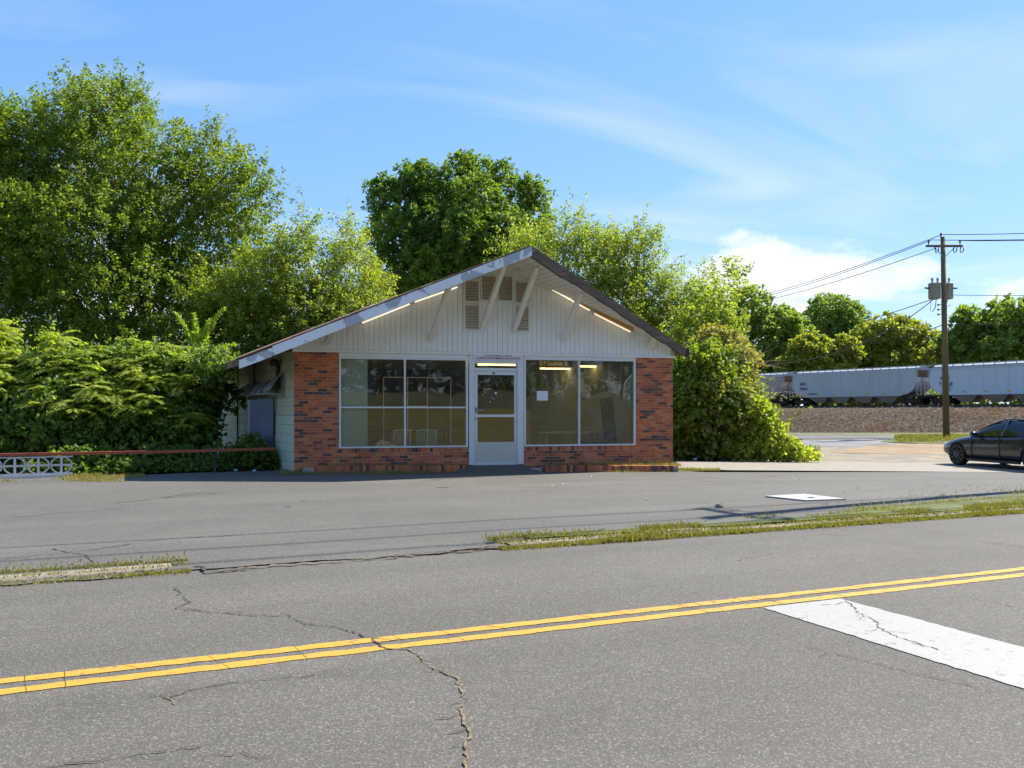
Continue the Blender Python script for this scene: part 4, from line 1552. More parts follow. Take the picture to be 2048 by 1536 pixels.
zf0 = float(H(fa.x, fa.y))
s = f_at(3) - 6 * bl
bz0, bz1 = zf0 + .10, zf0 + .455
rmid = (bz1 - bz0) / 2
while s < f_at(138):
    mb = MB()
    th = .09
    mb.box((s, -th / 2, bz0), (s + bl, th / 2, bz0 + .022)); mb.box((s, -th / 2, bz1 - .022), (s + bl, th / 2, bz1))
    mb.box((s + bl / 2 - .022, -th / 2 + .004, bz0 + .022), (s + bl / 2 + .022, th / 2 - .004, bz1 - .022))
    mb.box((s + .01, -th / 2 + .006, bz0 + rmid - .018), (s + bl - .01, th / 2 - .006, bz0 + rmid + .018))
    n = 28
    ro, ri = bl / 2 - .002, bl / 2 - .026
    cx, cz2 = s + bl / 2, bz0 + rmid
    kz = rmid / (bl / 2) * 0.985
    vs, fs = [], []
    for i in range(n):
        an = 2 * math.pi * i / n
        for r_, y in ((ro, -th / 2 + .002), (ri, -th / 2 + .002), (ri, th / 2 - .002), (ro, th / 2 - .002)):
            vs.append((cx + r_ * math.cos(an), y, cz2 + r_ * math.sin(an) * kz))
    for i in range(n):
        for j in range(4):
            a_, b_ = 4 * i + j, 4 * i + (j + 1) % 4
            fs.append((a_, b_, (b_ + 4) % (4 * n), (a_ + 4) % (4 * n)))
    mb.add(vs, fs)
    mb.build('breeze_block', M['breeze'], fnc)
    s += bl + .004
MB().box((f_at(3) - 6.1 * bl, -.09, zf0 - .1), (f_at(138), .09, bz0 - .002)).build('footing', M['breeze'], fnc)
MB().bar((f_at(3) - 6 * bl, 0, bz1 + .045), (f_at(400), 0, bz1 + .045), .09, .058).build('rail', M['rust'], fnc)
MB().bar((f_at(400) + .003, 0, bz1 + .05), (flen + .1, 0.02, bz1 + .06), .09, .058).build('rail', M['rust'], fnc)
MB().bar((f_at(430), .05, 0), (f_at(430), .05, bz1 + .01), .05, .05).build('post', M['rot'], fnc)

# ------------------------------------------------------------------ foliage
def twig_leaves(base, d, L, per, size, width, spread=0.12, droop=0.25, flat=0.4):
    """leaves along many twigs: base (n,3), d (n,3), L (n)"""
    n = len(base)
    d = norm(d)
    k = n * per
    t = rng.uniform(0.05, 1.0, k)
    bi = np.repeat(np.arange(n), per)
    p = base[bi] + d[bi] * (L[bi] * t)[:, None]
    p[:, 2] -= droop * 0.35 * L[bi] * t * t
    q = norm(rng.normal(size=(k, 3)))
    side = norm(np.cross(d[bi], q))
    p = p + side * (rng.uniform(0, spread, k) * (1.15 - t))[:, None]
    ld = norm(side + d[bi] * 0.55 + rng.normal(size=(k, 3)) * 0.35)
    ld[:, 2] -= droop
    nr = norm(np.stack([rng.normal(size=k) * (1 - flat), rng.normal(size=k) * (1 - flat), np.full(k, 0.25 + flat)], -1))
    s = size * rng.uniform(0.6, 1.35, k)
    return leaf_quads(p, ld, nr, s, s * width, 0.12)


def lobes_points(lobes, n, shell=0.45):
    """random points in the outer part of a set of ellipsoids, and outward directions"""
    vol = np.array([(l[3] * l[4] * l[5]) ** 0.75 for l in lobes])
    cnt = rng.multinomial(n, vol / vol.sum())
    P_, D_ = [], []
    for l, c in zip(lobes, cnt):
        u = norm(rng.normal(size=(c, 3)))
        r = rng.uniform(shell ** 3, 1, c) ** (1 / 3)
        r = np.where(rng.uniform(0, 1, c) < 0.25, rng.uniform(0.15, 1, c), r)
        rad = np.array(l[3:6])
        wobv = np.array([1 + 0.30 * mnoise.noise(Vector(tuple(x * 2.1 + l[0]))) for x in u])
        P_.append(np.array(l[:3]) + u * rad * (r * wobv)[:, None])
        D_.append(u)
    return np.concatenate(P_), np.concatenate(D_)


def branches(mb, root, top, targets, r0, n_limb=14, curl=0.25):
    """trunk with limbs reaching towards targets"""
    root, top = Vector(root), Vector(top)
    k = 9
    path, rad = [], []
    for i in range(k + 1):
        t = i / k
        p = root.lerp(top, t) + Vector((wob(t * 3, 1, root.x), wob(t * 3, 1, root.y + 7), 0)) * 0.12 * (top - root).length * 0.25
        path.append(p); rad.append(r0 * (1.25 - 0.25 * min(1, t * 6)) * (1 - 0.82 * t))
    mb.tube(path, rad, 9)
    for g in targets[:n_limb]:
        g = Vector(g)
        f = min(0.92, max(0.18, (g.z - root.z) / max(.1, (top.z - root.z)) * random.uniform(.35, .75)))
        a = path[int(f * k)]
        mid = a.lerp(g, .5) + Vector((random.uniform(-1, 1), random.uniform(-1, 1), random.uniform(.1, .8))) * curl * (g - a).length * .5
        rr = r0 * (1 - .8 * f) * .55
        pts = []
        for i in range(7):
            t = i / 6
            pts.append(a * (1 - t) ** 2 + mid * 2 * t * (1 - t) + g * t * t)
        mb.tube(pts, [rr * (1 - .85 * i / 6) for i in range(7)], 6, cap=False)
        for j in range(3):
            b0 = pts[2 + j]
            e = b0 + (g - a).length * .35 * Vector((random.uniform(-1, 1), random.uniform(-1, 1), random.uniform(-.2, 1))).normalized()
            mb.tube([b0, b0.lerp(e, .5) + Vector((0, 0, .1)), e], [rr * .35, rr * .25, rr * .08], 5, cap=False)


LM = {
    'oak': leaf_mat('leaf_oak', (0.080, 0.139, 0.020), (0.140, 0.213, 0.030), (0.249, 0.300, 0.043), 0.54),
    'dark': leaf_mat('leaf_dark', (0.056, 0.121, 0.026), (0.117, 0.205, 0.035), (0.221, 0.303, 0.052), 0.48),
    'light': leaf_mat('leaf_light', (0.130, 0.203, 0.030), (0.209, 0.290, 0.043), (0.340, 0.367, 0.069), 0.57),
    'sumac': leaf_mat('leaf_sumac', (0.150, 0.241, 0.030), (0.249, 0.337, 0.043), (0.400, 0.416, 0.069), 0.57),
    'ivy': leaf_mat('leaf_ivy', (0.067, 0.138, 0.028), (0.116, 0.205, 0.036), (0.196, 0.277, 0.049), 0.47),
    'far': leaf_mat('leaf_far', (0.110, 0.186, 0.036), (0.189, 0.281, 0.058), (0.290, 0.364, 0.081), 0.48),
    'far_y': leaf_mat('leaf_far_yellow', (0.172, 0.217, 0.036), (0.253, 0.289, 0.049), (0.346, 0.355, 0.068), 0.52),
    'lime': leaf_mat('leaf_lime', (0.180, 0.290, 0.030), (0.259, 0.376, 0.043), (0.349, 0.435, 0.069), 0.57),
    'dry': leaf_mat('leaf_dry', (0.259, 0.233, 0.069), (0.380, 0.290, 0.099), (0.241, 0.270, 0.059), 0.4),
}


def px_lobes(D, spec, depth=0.8):
    """ellipsoids given as (px, py, half-width px, half-height px[, depth offset m]) at depth D"""
    out = []
    for q in spec:
        x, y, w, h = q[:4]
        dd = D + (q[4] if len(q) > 4 else 0)
        c = at(x, y, dd)
        k = dd / F
        out.append((c.x, c.y, c.z, w * k, max(w, h) * k * depth, h * k))
    return out


def tree(name, label, px_root, D, spec, mat, n_twig, per, leaf, width=0.55, twl=0.7, r0=0.22, shell=.45, group=None,
         shoots=0, trunk_top=None, up=0.35, droop=.25, spread=.14, depth=.8, limbs=16, flat=.4, cat='tree', zroot=None):
    lob = px_lobes(D, spec, depth)
    rx = at(px_root, HOR, D)
    z0 = float(H(rx.x, rx.y)) - .05 if zroot is None else zroot
    root = Vector((rx.x, rx.y, z0))
    T = empty(name, root, 0, label, cat, group)
    p, d = lobes_points(lob, n_twig, shell)
    d = norm(d + rng.normal(size=d.shape) * .45 + np.array([0, 0, up]))
    L = twl * rng.uniform(.5, 1.25, len(p))
    V = [twig_leaves(p, d, L, per, leaf, width, spread, droop, flat)]
    if shoots:
        ps, ds = lobes_points(lob, shoots * 3, .9)
        sel = ds[:, 2] > .15
        ps, ds = ps[sel][:shoots], ds[sel][:shoots]
        ds = norm(ds * .6 + np.array([0, 0, 1.1]) + rng.normal(size=ds.shape) * .2)
        V.append(twig_leaves(ps, ds, twl * rng.uniform(.8, 1.6, len(ps)), int(per * 1.6), leaf, width, spread * .8, droop, flat))
    V = np.concatenate(V)
    ok = V[:, :, 2].min(1) > z0
    V = V[ok] - np.array(root)
    mobj('crown', quads_mesh('crown', V, LM[mat]), T)
    mb = MB()
    tops = sorted(lob, key=lambda l: -l[2])
    cx = sum(l[0] for l in lob) / len(lob); cy = sum(l[1] for l in lob) / len(lob)
    tz = trunk_top or (sum(l[2] for l in lob) / len(lob) + .3 * max(l[5] for l in lob))
    idx = rng.permutation(len(p))[:limbs * 3]
    tg = [Vector(p[i]) - root for i in idx]
    cen = [Vector(l[:3]) + Vector((0, 0, .3 * l[5])) - root for l in lob]
    branches(mb, (0, 0, -.2), (Vector((cx, cy, tz)) - root), cen + tg, r0, limbs + len(cen))
    mb.build('trunk', M['bark'], T, True)
    return T


# tall trees on the left
tree('oak_tree', 'tallest broad green tree behind the overgrown fence', 215, 33,
     [(200, 300, 120, 130), (90, 330, 110, 110, 1), (300, 360, 120, 110, -1), (190, 210, 55, 50), (255, 215, 45, 55), (120, 235, 45, 45, 1), (410, 340, 60, 80), (480, 400, 65, 90, -.5),
      (180, 470, 170, 100, -2), (380, 480, 150, 110), (60, 500, 110, 130, 1), (280, 600, 180, 90, -2), (440, 600, 110, 80, -1), (90, 640, 120, 80, -1), (60, 720, 120, 60, -3), (200, 715, 120, 60, -3), (340, 710, 110, 60, -3), (450, 690, 70, 50, -3)],
     'oak', 6400, 34, .118, .55, .8, .30, .35, shoots=170, up=.5, limbs=26)
tree('oak_tree', 'tall green tree cut by the picture edge beside the tallest one', -70, 32,
     [(-40, 300, 90, 110), (10, 370, 80, 110), (-60, 480, 140, 140), (20, 560, 90, 120, -1), (-10, 225, 30, 45)], 'oak', 2000, 32, .118, .55, .8, .22, .35, shoots=30, up=.5, limbs=12)
tree('locust_tree', 'pale feathery tree left of the round dark tree', 640, 30,
     [(595, 530, 42, 62), (535, 575, 62, 75), (500, 650, 75, 60), (610, 640, 85, 60), (700, 545, 34, 60, 1), (690, 635, 65, 55, 1), (745, 590, 32, 48, 2), (612, 465, 18, 34), (705, 480, 20, 34, 2), (440, 620, 60, 60), (520, 700, 70, 45), (620, 690, 70, 45), (655, 590, 34, 40)],
     'light', 2700, 30, .105, .5, .8, .14, .35, shoots=120, up=.4, droop=.4, limbs=16)
tree('maple_tree', 'round dense dark green tree behind the shop roof', 905, 46,
     [(790, 405, 44, 36), (765, 385, 24, 20), (835, 365, 44, 30), (885, 380, 38, 40, -1), (925, 345, 34, 28), (985, 350, 36, 26), (960, 400, 46, 40, -2), (1030, 400, 44, 34), (1065, 375, 26, 22), (1075, 430, 26, 34), (800, 470, 46, 42, -2), (765, 460, 28, 34),
      (865, 450, 50, 40, -2), (930, 470, 52, 40, -3), (1010, 470, 54, 42, -2), (1060, 490, 40, 36), (785, 545, 44, 40, -2), (850, 540, 60, 44, -3), (925, 550, 60, 44, -2), (1000, 550, 60, 44), (850, 600, 80, 40), (950, 600, 80, 40), (900, 470, 90, 90, 2), (835, 350, 20, 20), (925, 325, 16, 14)],
     'dark', 3800, 30, .18, .62, .6, .34, .70, up=.2, spread=.22, limbs=20)
tree('willow_tree', 'pale airy tree with upswept branches right of the shop gable', 1290, 34,
     [(1130, 480, 48, 48), (1060, 530, 55, 45, -1), (1180, 545, 70, 65), (1255, 530, 55, 60), (1240, 610, 95, 70), (1330, 610, 62, 62), (1350, 670, 80, 55), (1400, 620, 40, 42), (1285, 490, 28, 32), (1200, 490, 26, 28), (1030, 500, 32, 22), (1420, 570, 22, 20)],
     'light', 2000, 28, .12, .42, .95, .2, .3, shoots=120, up=.75, droop=.2, spread=.13, limbs=24)
tree('locust_tree', 'small leafy tree showing behind the shop right eave', 1420, 31,
     [(1420, 640, 55, 50), (1400, 700, 60, 50), (1380, 760, 50, 60), (1460, 560, 30, 25, 4), (1440, 690, 45, 50)], 'light', 700, 22, .14, .5, .7, .1, .35, shoots=20, up=.4, limbs=8)

# trees beyond the railway
far = [
    ('broad green tree at the dark end of the railway treeline', 1470, 120, [(1460, 640, 60, 50), (1500, 620, 50, 45), (1440, 700, 70, 60), (1520, 690, 60, 55)], 'far'),
    ('low rounded tree in the railway treeline', 1570, 122, [(1560, 655, 50, 40), (1590, 700, 60, 50), (1540, 720, 55, 40)], 'far'),
    ('tallest round tree in the railway treeline', 1670, 140, [(1665, 625, 55, 35), (1700, 640, 38, 32), (1640, 660, 55, 42), (1690, 690, 65, 50)], 'far'),
    ('domed yellow green tree beside the utility pole', 1795, 118, [(1790, 670, 62, 40), (1740, 690, 48, 45), (1840, 695, 50, 45), (1790, 720, 85, 40), (1700, 715, 45, 35)], 'far_y'),
    ('yellow green tree above the middle hopper wagon', 1630, 112, [(1620, 705, 40, 32), (1600, 740, 45, 22), (1655, 735, 42, 26), (1690, 705, 30, 30)], 'far_y'),
    ('dark green tree right of the utility pole', 1940, 112, [(1935, 650, 36, 34), (1915, 700, 38, 40), (1965, 680, 48, 48), (2000, 640, 38, 34), (1960, 715, 55, 30)], 'far'),
    ('tall dark tree at the right end of the railway treeline', 2040, 105, [(2030, 630, 40, 36), (2060, 660, 60, 55), (2110, 650, 60, 55), (2030, 700, 60, 40), (2110, 710, 70, 45)], 'far'),
    ('dark tree between the yellow green tree and the pole', 1860, 150, [(1870, 715, 30, 30), (1900, 705, 28, 26), (1840, 720, 34, 26)], 'far'),
]
for lab, x, D, sp, mt in far:
    D = D + 38
    sp = [(a, b, c * .96, d * .96) for a, b, c, d in sp]
    tree('broadleaf_tree', lab, x, D, sp, mt, 900, 22, .60, .68, 1.1, .3, .6, up=.2, spread=.5, limbs=8, group='trees beyond the railway', zroot=1.0)


# dense scrub closing the view below the treeline
lob = px_lobes(168, [(x, 765 + 12 * math.sin(x), 45, 62) for x in range(1330, 2300, 40)] + [(x, 800, 40, 26, -8) for x in range(1350, 2300, 50)], .5)
p, d = lobes_points(lob, 3000, .5)
V = twig_leaves(p, d, 1.6 * rng.uniform(.5, 1.3, len(p)), 14, .8, .7, .6)
stuff(mobj('railway_scrub', quads_mesh('railway_scrub', V, LM['far'])), 'dense green scrub filling the ground behind the freight train', 'scrub')


# overgrown shrubs along the fence
def frond_shrub(name, label, D, heads, body, n_ivy, mat='sumac', group=None, cat='shrub', leafl=.17, ivy='ivy', root_px=None, ivy_size=.10):
    c0 = at(root_px if root_px is not None else body[0][0], HOR, D)
    root = Vector((c0.x, c0.y, float(H(c0.x, c0.y))))
    T = empty(name, root, 0, label, cat, group)
    mb = MB()
    FV = []
    for hx, hy, dd in heads:
        h = at(hx, hy, D + dd)
        g = Vector((h.x * .5 + root.x * .5 + random.uniform(-.3, .3), root.y + random.uniform(.2, .9), root.z))
        mid = g.lerp(h, .6) + Vector((random.uniform(-.15, .15), random.uniform(-.15, .15), 0))
        mb.tube([g - root, mid - root, h - root], [.028, .02, .010], 5, cap=False)
        nf = random.randint(8, 11)
        for i in range(nf):
            an = 2 * math.pi * (i + random.random() * .6) / nf
            el = random.uniform(-.05, .75)
            dv = Vector((math.cos(an) * math.cos(el), math.sin(an) * math.cos(el), math.sin(el)))
            FL = random.uniform(.38, .62)
            b0 = h - Vector((0, 0, random.uniform(0, .30)))
            kk = 10
            for j in range(1, kk + 1):
                t = j / kk
                q = b0 + dv * FL * t - Vector((0, 0, .42 * FL * t * t))
                tang = (dv - Vector((0, 0, .84 * t))).normalized()
                sd_ = tang.cross(Vector((0, 0, 1)))
                sd_ = sd_.normalized() if sd_.length > .05 else Vector((1, 0, 0))
                sz = leafl * (1 - .45 * abs(t - .45)) * random.uniform(.85, 1.15)
                for sg_ in (-1, 1):
                    ld = sd_ * sg_ + tang * .45 - Vector((0, 0, .35))
                    FV.append((tuple(q), tuple(ld), tuple(sd_.cross(tang) * 1.0 + Vector((random.gauss(0, .25), random.gauss(0, .25), random.gauss(0, .25)))), sz))
    if FV:
        A = np.array([f[0] for f in FV]); Bd = np.array([f[1] for f in FV]); Nn = np.array([f[2] for f in FV]); Sz = np.array([f[3] for f in FV])
        V = leaf_quads(A, Bd, Nn, Sz, Sz * .34, .05)
        mobj('fronds', quads_mesh('fronds', V - np.array(root), LM[mat]), T)
    lob = px_lobes(D, body, .75)
    p, d = lobes_points(lob, n_ivy, .55)
    d = norm(d + rng.normal(size=d.shape) * .6)
    V = twig_leaves(p, d, .35 * rng.uniform(.5, 1.3, len(p)), 8, ivy_size, .85, .12, .5, .15)
    V = V[V[:, :, 2].min(1) > root.z + .01] - np.array(root)
    mobj('foliage', quads_mesh('foliage', V, LM[ivy]), T)
    cen = [Vector(l[:3]) - root for l in lob if l[3] > .37]
    for c in cen:
        for _ in range(3):
            mb.tube([(c.x + random.uniform(-.3, .3), c.y + .1, 0), (c.x + random.uniform(-.3, .3), c.y, c.z * .5), (c.x + random.uniform(-.5, .5), c.y, c.z)], [.03, .022, .01], 5, cap=False)
    mb.build('stems', M['bark'], T)["kind"] = 'stuff'
    return T


def heads_in(x0, x1, ytop, ylow, n, dd=.5, lean=1.3):
    out = []
    for i in range(n):
        x = random.uniform(x0, x1)
        f = random.random() ** 1.5
        out.append((x, ytop(x) + f * (ylow - ytop(x)), random.uniform(-dd, dd) - lean * f))
    return out


G = 'overgrown shrubs along the fence'
frond_shrub('sumac_shrub', 'tall sumac shrub at the picture edge above the breeze blocks', 20.6, heads_in(-60, 90, lambda x: 645 + min(62, max(0, x) * 1.15) + 12 * math.sin(x / 9), 800, 64),
            [(-20, 760, 90, 90), (60, 800, 80, 80), (0, 865, 110, 60, -1.2), (-60, 850, 90, 80, -1.0), (70, 850, 50, 50, -1.3)], 3000, root_px=10, group=G)
frond_shrub('sumac_shrub', 'bright sumac shrub with drooping fronds over the middle of the fence', 20.4, heads_in(80, 240, lambda x: 692 + 16 * math.sin(x / 11) + 9 * math.sin(x / 5), 800, 64),
            [(130, 770, 80, 70), (210, 780, 70, 75), (150, 855, 90, 55, -1.0), (225, 860, 70, 50, -.9), (110, 840, 70, 65, -1.1)], 3000, root_px=165, group=G)
frond_shrub('sumac_shrub', 'vine draped sumac shrub with trailing strands behind the red rail', 20.6, heads_in(230, 370, lambda x: 694 + 16 * math.sin(x / 12) + 10 * math.sin(x / 4.3), 810, 60),
            [(270, 770, 75, 70), (340, 780, 70, 75), (290, 855, 80, 55, -.9), (355, 860, 60, 50, -.8)], 2900, root_px=300, group=G)
frond_shrub('sumac_shrub', 'lime green sumac shrub leaning against the shop flank', 20.9, heads_in(340, 425, lambda x: 705 + abs(x - 400) * .35, 840, 40),
            [(380, 790, 50, 75), (400, 780, 30, 70), (370, 870, 50, 45, -.9), (452, 722, 18, 12, -1.4), (420, 730, 28, 24, -1)], 1700, root_px=390, group=G)
# feathery tall plumes
T = empty('tree_of_heaven', at(405, HOR, 21.6) * 1.0, 0, 'young feathery sapling with long yellow green plumes beside the shop eave', 'sapling')
T.location.z = 0
FV = []
mb = MB()
for (x0_, y0_, x1_, y1_) in ((390, 700, 352, 628), (395, 690, 388, 628), (400, 690, 448, 618), (405, 720, 470, 690), (398, 715, 420, 640), (385, 730, 330, 690), (410, 740, 462, 735), (395, 740, 400, 700)):
    a, b = at(x0_, y0_, 21.6), at(x1_, y1_, 21.6 + random.uniform(-.4, .4))
    mb.tube([a - T.location, b - T.location], [.012, .004], 5, cap=False)
    n = 26
    for j in range(n):
        t = (j + 1) / n
        q = a.lerp(b, t) + Vector((0, 0, .08 * math.sin(t * math.pi)))
        tang = (b - a).normalized()
        for k_ in range(6):
            sd_ = Vector((random.gauss(0, 1), random.gauss(0, 1), random.gauss(0, .6))).normalized()
            FV.append((tuple(q), tuple(sd_ + tang * .9), (random.gauss(0, 1), random.gauss(0, 1), 1), .17 * (1.1 - .6 * t) * random.uniform(.8, 1.2)))
st_ = at(395, 735, 21.6)
mb.tube([Vector((st_.x, st_.y, 0)) - T.location, st_ - T.location], [.05, .02], 6)
A = np.array([f[0] for f in FV]); Bd = np.array([f[1] for f in FV]); Nn = np.array([f[2] for f in FV]); Sz = np.array([f[3] for f in FV])
mobj('fronds', quads_mesh('fronds', leaf_quads(A, Bd, Nn, Sz, Sz * .3, .05) - np.array(T.location), LM['lime']), T)
mb.build('stem', M['bark'], T)

# weeds at the foot of the fence and by the flank door
def weeds(name, label, D, body, n, mat='ivy', size=.085, cat='weeds', per=8, width=.8, tw=.3, sh=.3):
    if D is None:                             # along the fence
        D = 18.0
        body = [(q[0], q[1], q[2], q[3], 17.62 + .0041 * q[0] - D) for q in body]
    lob = px_lobes(D, body, .7)
    c0 = lob[0]
    root = np.array([c0[0], c0[1], float(H(c0[0], c0[1]))])
    p, d = lobes_points(lob, n, sh)
    d = norm(d + rng.normal(size=d.shape) * .6 + np.array([0, 0, .5]))
    V = twig_leaves(p, d, tw * rng.uniform(.5, 1.3, len(p)), per, size, width, .10, .35, .3)
    V = V[V[:, :, 2].min(1) > root[2] + .01]
    return tag(mobj(name, quads_mesh(name, V - root, LM[mat]), None, root), label, cat)


weeds('weed_patch', 'dark ivy weeds at the foot of the fence between breeze blocks and shop', None, [(180, 938, 50, 14), (270, 938, 60, 14), (360, 938, 60, 14), (430, 935, 45, 14)], 1100, tw=.2)
weeds('weed_patch', 'leafy weeds growing through the breeze blocks', None, [(62, 938, 8, 8), (98, 938, 9, 8), (135, 936, 14, 12)], 90, tw=.16)
weeds('weed_patch', 'dense weeds below the side door against the block wall', 19.6, [(510, 925, 30, 26), (475, 930, 26, 22), (545, 935, 10, 12), (500, 900, 16, 22)], 520)
weeds('weed_patch', 'vines hanging over the red rail of the fence', None, [(150, 908, 16, 10), (185, 902, 10, 8), (300, 905, 14, 12), (375, 908, 14, 12), (430, 905, 16, 10), (240, 902, 16, 6), (205, 908, 14, 8), (340, 908, 16, 8), (470, 907, 12, 7), (120, 912, 12, 6)], 170, tw=.2)
weeds('vine_strand', 'dark vine trailing over the awning end', 21.6, [(436, 775, 14, 10), (458, 785, 10, 8), (472, 806, 8, 6)], 45, size=.13)

# the tangle right of the shop
frond_shrub('thicket', 'tall vine covered thicket against the right side of the shop', 27.0, heads_in(1370, 1480, lambda x: 750 + abs(x - 1420) * .3, 820, 24, .6, .3),
            [(1390, 790, 60, 70), (1440, 820, 60, 70), (1380, 870, 50, 50), (1450, 880, 70, 40), (1410, 735, 55, 50), (1475, 850, 42, 55), (1350, 830, 40, 80, 2), (1362, 830, 26, 60, -.3)], 3600, mat='light', ivy='oak', root_px=1420, ivy_size=.13, cat='thicket')
frond_shrub('thicket', 'dry tangled thicket of bare twigs and vines above the gravel drive', 28.5, heads_in(1420, 1520, lambda x: 690 + abs(x - 1460) * .5, 780, 10, .6, .2),
            [(1460, 740, 55, 60), (1488, 800, 30, 40), (1430, 700, 45, 45), (1505, 850, 24, 34)], 1300, mat='light', ivy='dry', root_px=1480, ivy_size=.12, cat='thicket')
frond_shrub('kudzu_mound', 'bright lime vine mound spilling towards the gravel', 26.5, [], [(1530, 872, 30, 34), (1568, 898, 30, 16), (1515, 835, 22, 32), (1490, 897, 40, 18), (1604, 910, 26, 6)], 1100, ivy='sumac', root_px=1545, cat='vine', ivy_size=.11)
weeds('vine_strand', 'dry brownish vine leaves over the middle of the right-hand thicket', 26.4, [(1440, 790, 30, 40), (1475, 830, 26, 40), (1420, 850, 30, 30), (1485, 780, 16, 28)], 200, mat='dry', size=.10, cat='vine')
weeds('vine_strand', 'stray leafy shoots standing out of the right-hand thicket', 26.8, [(1400, 745, 45, 40), (1460, 780, 60, 60), (1500, 840, 40, 50), (1540, 865, 35, 35), (1380, 780, 40, 60)], 110, mat='light', size=.10, cat='vine', per=14, width=.5, tw=.95, sh=.8)
weeds('vine_strand', 'stray leafy shoots rising from the shrubs along the fence', 20.0, [(40, 700, 60, 50), (150, 730, 70, 45), (280, 735, 80, 45), (380, 740, 40, 45)], 90, mat='sumac', size=.10, cat='vine', per=14, width=.45, tw=.7, sh=.8)
# bare twigs
tw = empty('dead_branches', at(1470, HOR, 28.2), 0, 'bare dry branches sticking out of the tangled thicket', 'branches')
tw.location.z = -.2
mb = MB()
for i in range(60):
    a = at(random.uniform(1400, 1520), random.uniform(700, 840), 28 + random.uniform(-.8, .5))
    an = random.uniform(-.4, 1.1)
    L_ = random.uniform(.5, 1.7)
    b = a + Vector((math.cos(an) * L_, random.uniform(-.4, .2), math.sin(an) * L_ * .8))
    m_ = a.lerp(b, .5) + Vector((random.uniform(-.1, .1), 0, random.uniform(0, .25)))
    mb.tube([v - tw.location for v in (a, m_, b)], [.014, .010, .004], 4, cap=False)
for i in range(14):
    a = at(random.uniform(1390, 1500), 915, 26.6 + random.uniform(-.2, .6)); b = at(random.uniform(1380, 1520), random.uniform(800, 880), 26.8)
    mb.tube([v - tw.location for v in (a, a.lerp(b, .5) + Vector((.1, 0, .1)), b)], [.022, .016, .008], 5, cap=False)
mb.build('twigs', M['twig'], tw)["kind"] = 'stuff'

# ground grass on the right-hand side and before the shop
def ground_grass(name, label, pix_boxes, n, h, w, straw, lean=.8, lim=-.15, k=1.3, off=.03):
    pts = []
    for (x0_, y0_, x1_, y1_, wt_) in pix_boxes:
        m_ = int(n * wt_)
        u = rng.uniform(x0_, x1_, m_) - 1024.0
        c = HOR - rng.uniform(y0_, y1_, m_)
        a, b = F * SA + u * CA, F * CA - u * SA
        z = np.zeros(m_)
        for _ in range(25):
            t = (z - CZ) / c
            z = .5 * z + .5 * H(a * t, b * t)
        pts.append(np.stack([a * t, b * t, z + off], -1))
    pts = np.concatenate(pts)
    nz = np.array([mnoise.noise(Vector((a * k, b * k, 1.7))) for a, b in zip(pts[:, 0], pts[:, 1])])
    pts = pts[nz + rng.uniform(-.45, .25, len(pts)) > lim]
    V = blades(pts, h, w, lean)
    mi = (rng.uniform(0, 1, len(V)) < straw).astype(int)
    return stuff(mobj(name, quads_mesh(name, V, [M['grass'], M['straw']], mi)), label, 'grass')


ground_grass('grass', 'green grass below the bright vine mound beside the gravel', [(1480, 905, 1640, 920, .7), (1560, 895, 1640, 915, .3)], 9000, .16, .02, .15)
ground_grass('grass', 'sunny grass patch around the foot of the utility pole', [(1790, 872, 2060, 886, 1)], 9000, .16, .05, .35, lim=-.3, k=.4)
ground_grass('grass', 'thin dry grass between the brick edging and the concrete apron', [(1300, 939, 1440, 946, .6), (1140, 942, 1330, 950, .4)], 5000, .07, .010, .6, lim=-.05)
ground_grass('grass', 'dry yellow grass along the forecourt edge below the fence', [(-40, 958, 250, 968, .6), (100, 952, 290, 960, .4)], 9000, .06, .010, .75, lim=-.1)
ground_grass('grass', 'shaded green grass along the foot of the left brick edging', [(560, 944, 860, 953, .6), (700, 940, 960, 947, .4)], 8000, .07, .010, .2, lim=-.15)


def bed_grass(name, label, x0_, x1_, y0_, y1_, n, z, straw):
    pts = np.stack([rng.uniform(x0_, x1_, n), rng.uniform(y0_, y1_, n), np.full(n, 0.)], -1)
    pts[:, 2] = H(pts[:, 0], pts[:, 1]) + z
    V = blades(pts, .10, .010, .9)
    mi = (rng.uniform(0, 1, n) < straw).astype(int)
    return stuff(mobj(name, quads_mesh(name, V, [M['grass'], M['straw']], mi)), label, 'grass')


bed_grass('grass', 'grass growing in the bed behind the sunlit brick edging', fx(1100, 18.8), XR, 18.72, 19.25, 2600, .13, .45)
bed_grass('grass', 'thin grass in the bed below the left shop window', fx(640, 19), fx(936, 19), 19.10, 19.27, 900, .13, .4)

# ------------------------------------------------------------------ railway
T1, T2 = Vector((68.4, 104.0, 0)), Vector((76.5, 75.0, 0))
TD = (T2 - T1).normalized()
TN = Vector((TD.y, -TD.x, 0))
if TN.dot(T1) > 0:
    TN = -TN                                # towards the viewer
RZ = 2.12                                   # rail top
prof = [(19, -2.2), (15.5, -1.1), (12, .1), (8.8, 1.15), (6.4, 1.74), (2.0, 1.90), (-2.0, 1.90), (-3.2, 1.75), (-7, 1.2), (-60, 1.1), (-300, 1.1)]
ks = np.arange(-190, 110, 2.0)
EP = np.zeros((len(ks), len(prof) * 3 - 2, 3))
offs, zs_ = [], []
for i in range(len(prof) - 1):
    for j in range(3):
        t = j / 3
        offs.append(prof[i][0] * (1 - t) + prof[i + 1][0] * t); zs_.append(prof[i][1] * (1 - t) + prof[i + 1][1] * t)
offs.append(prof[-1][0]); zs_.append(prof[-1][1])
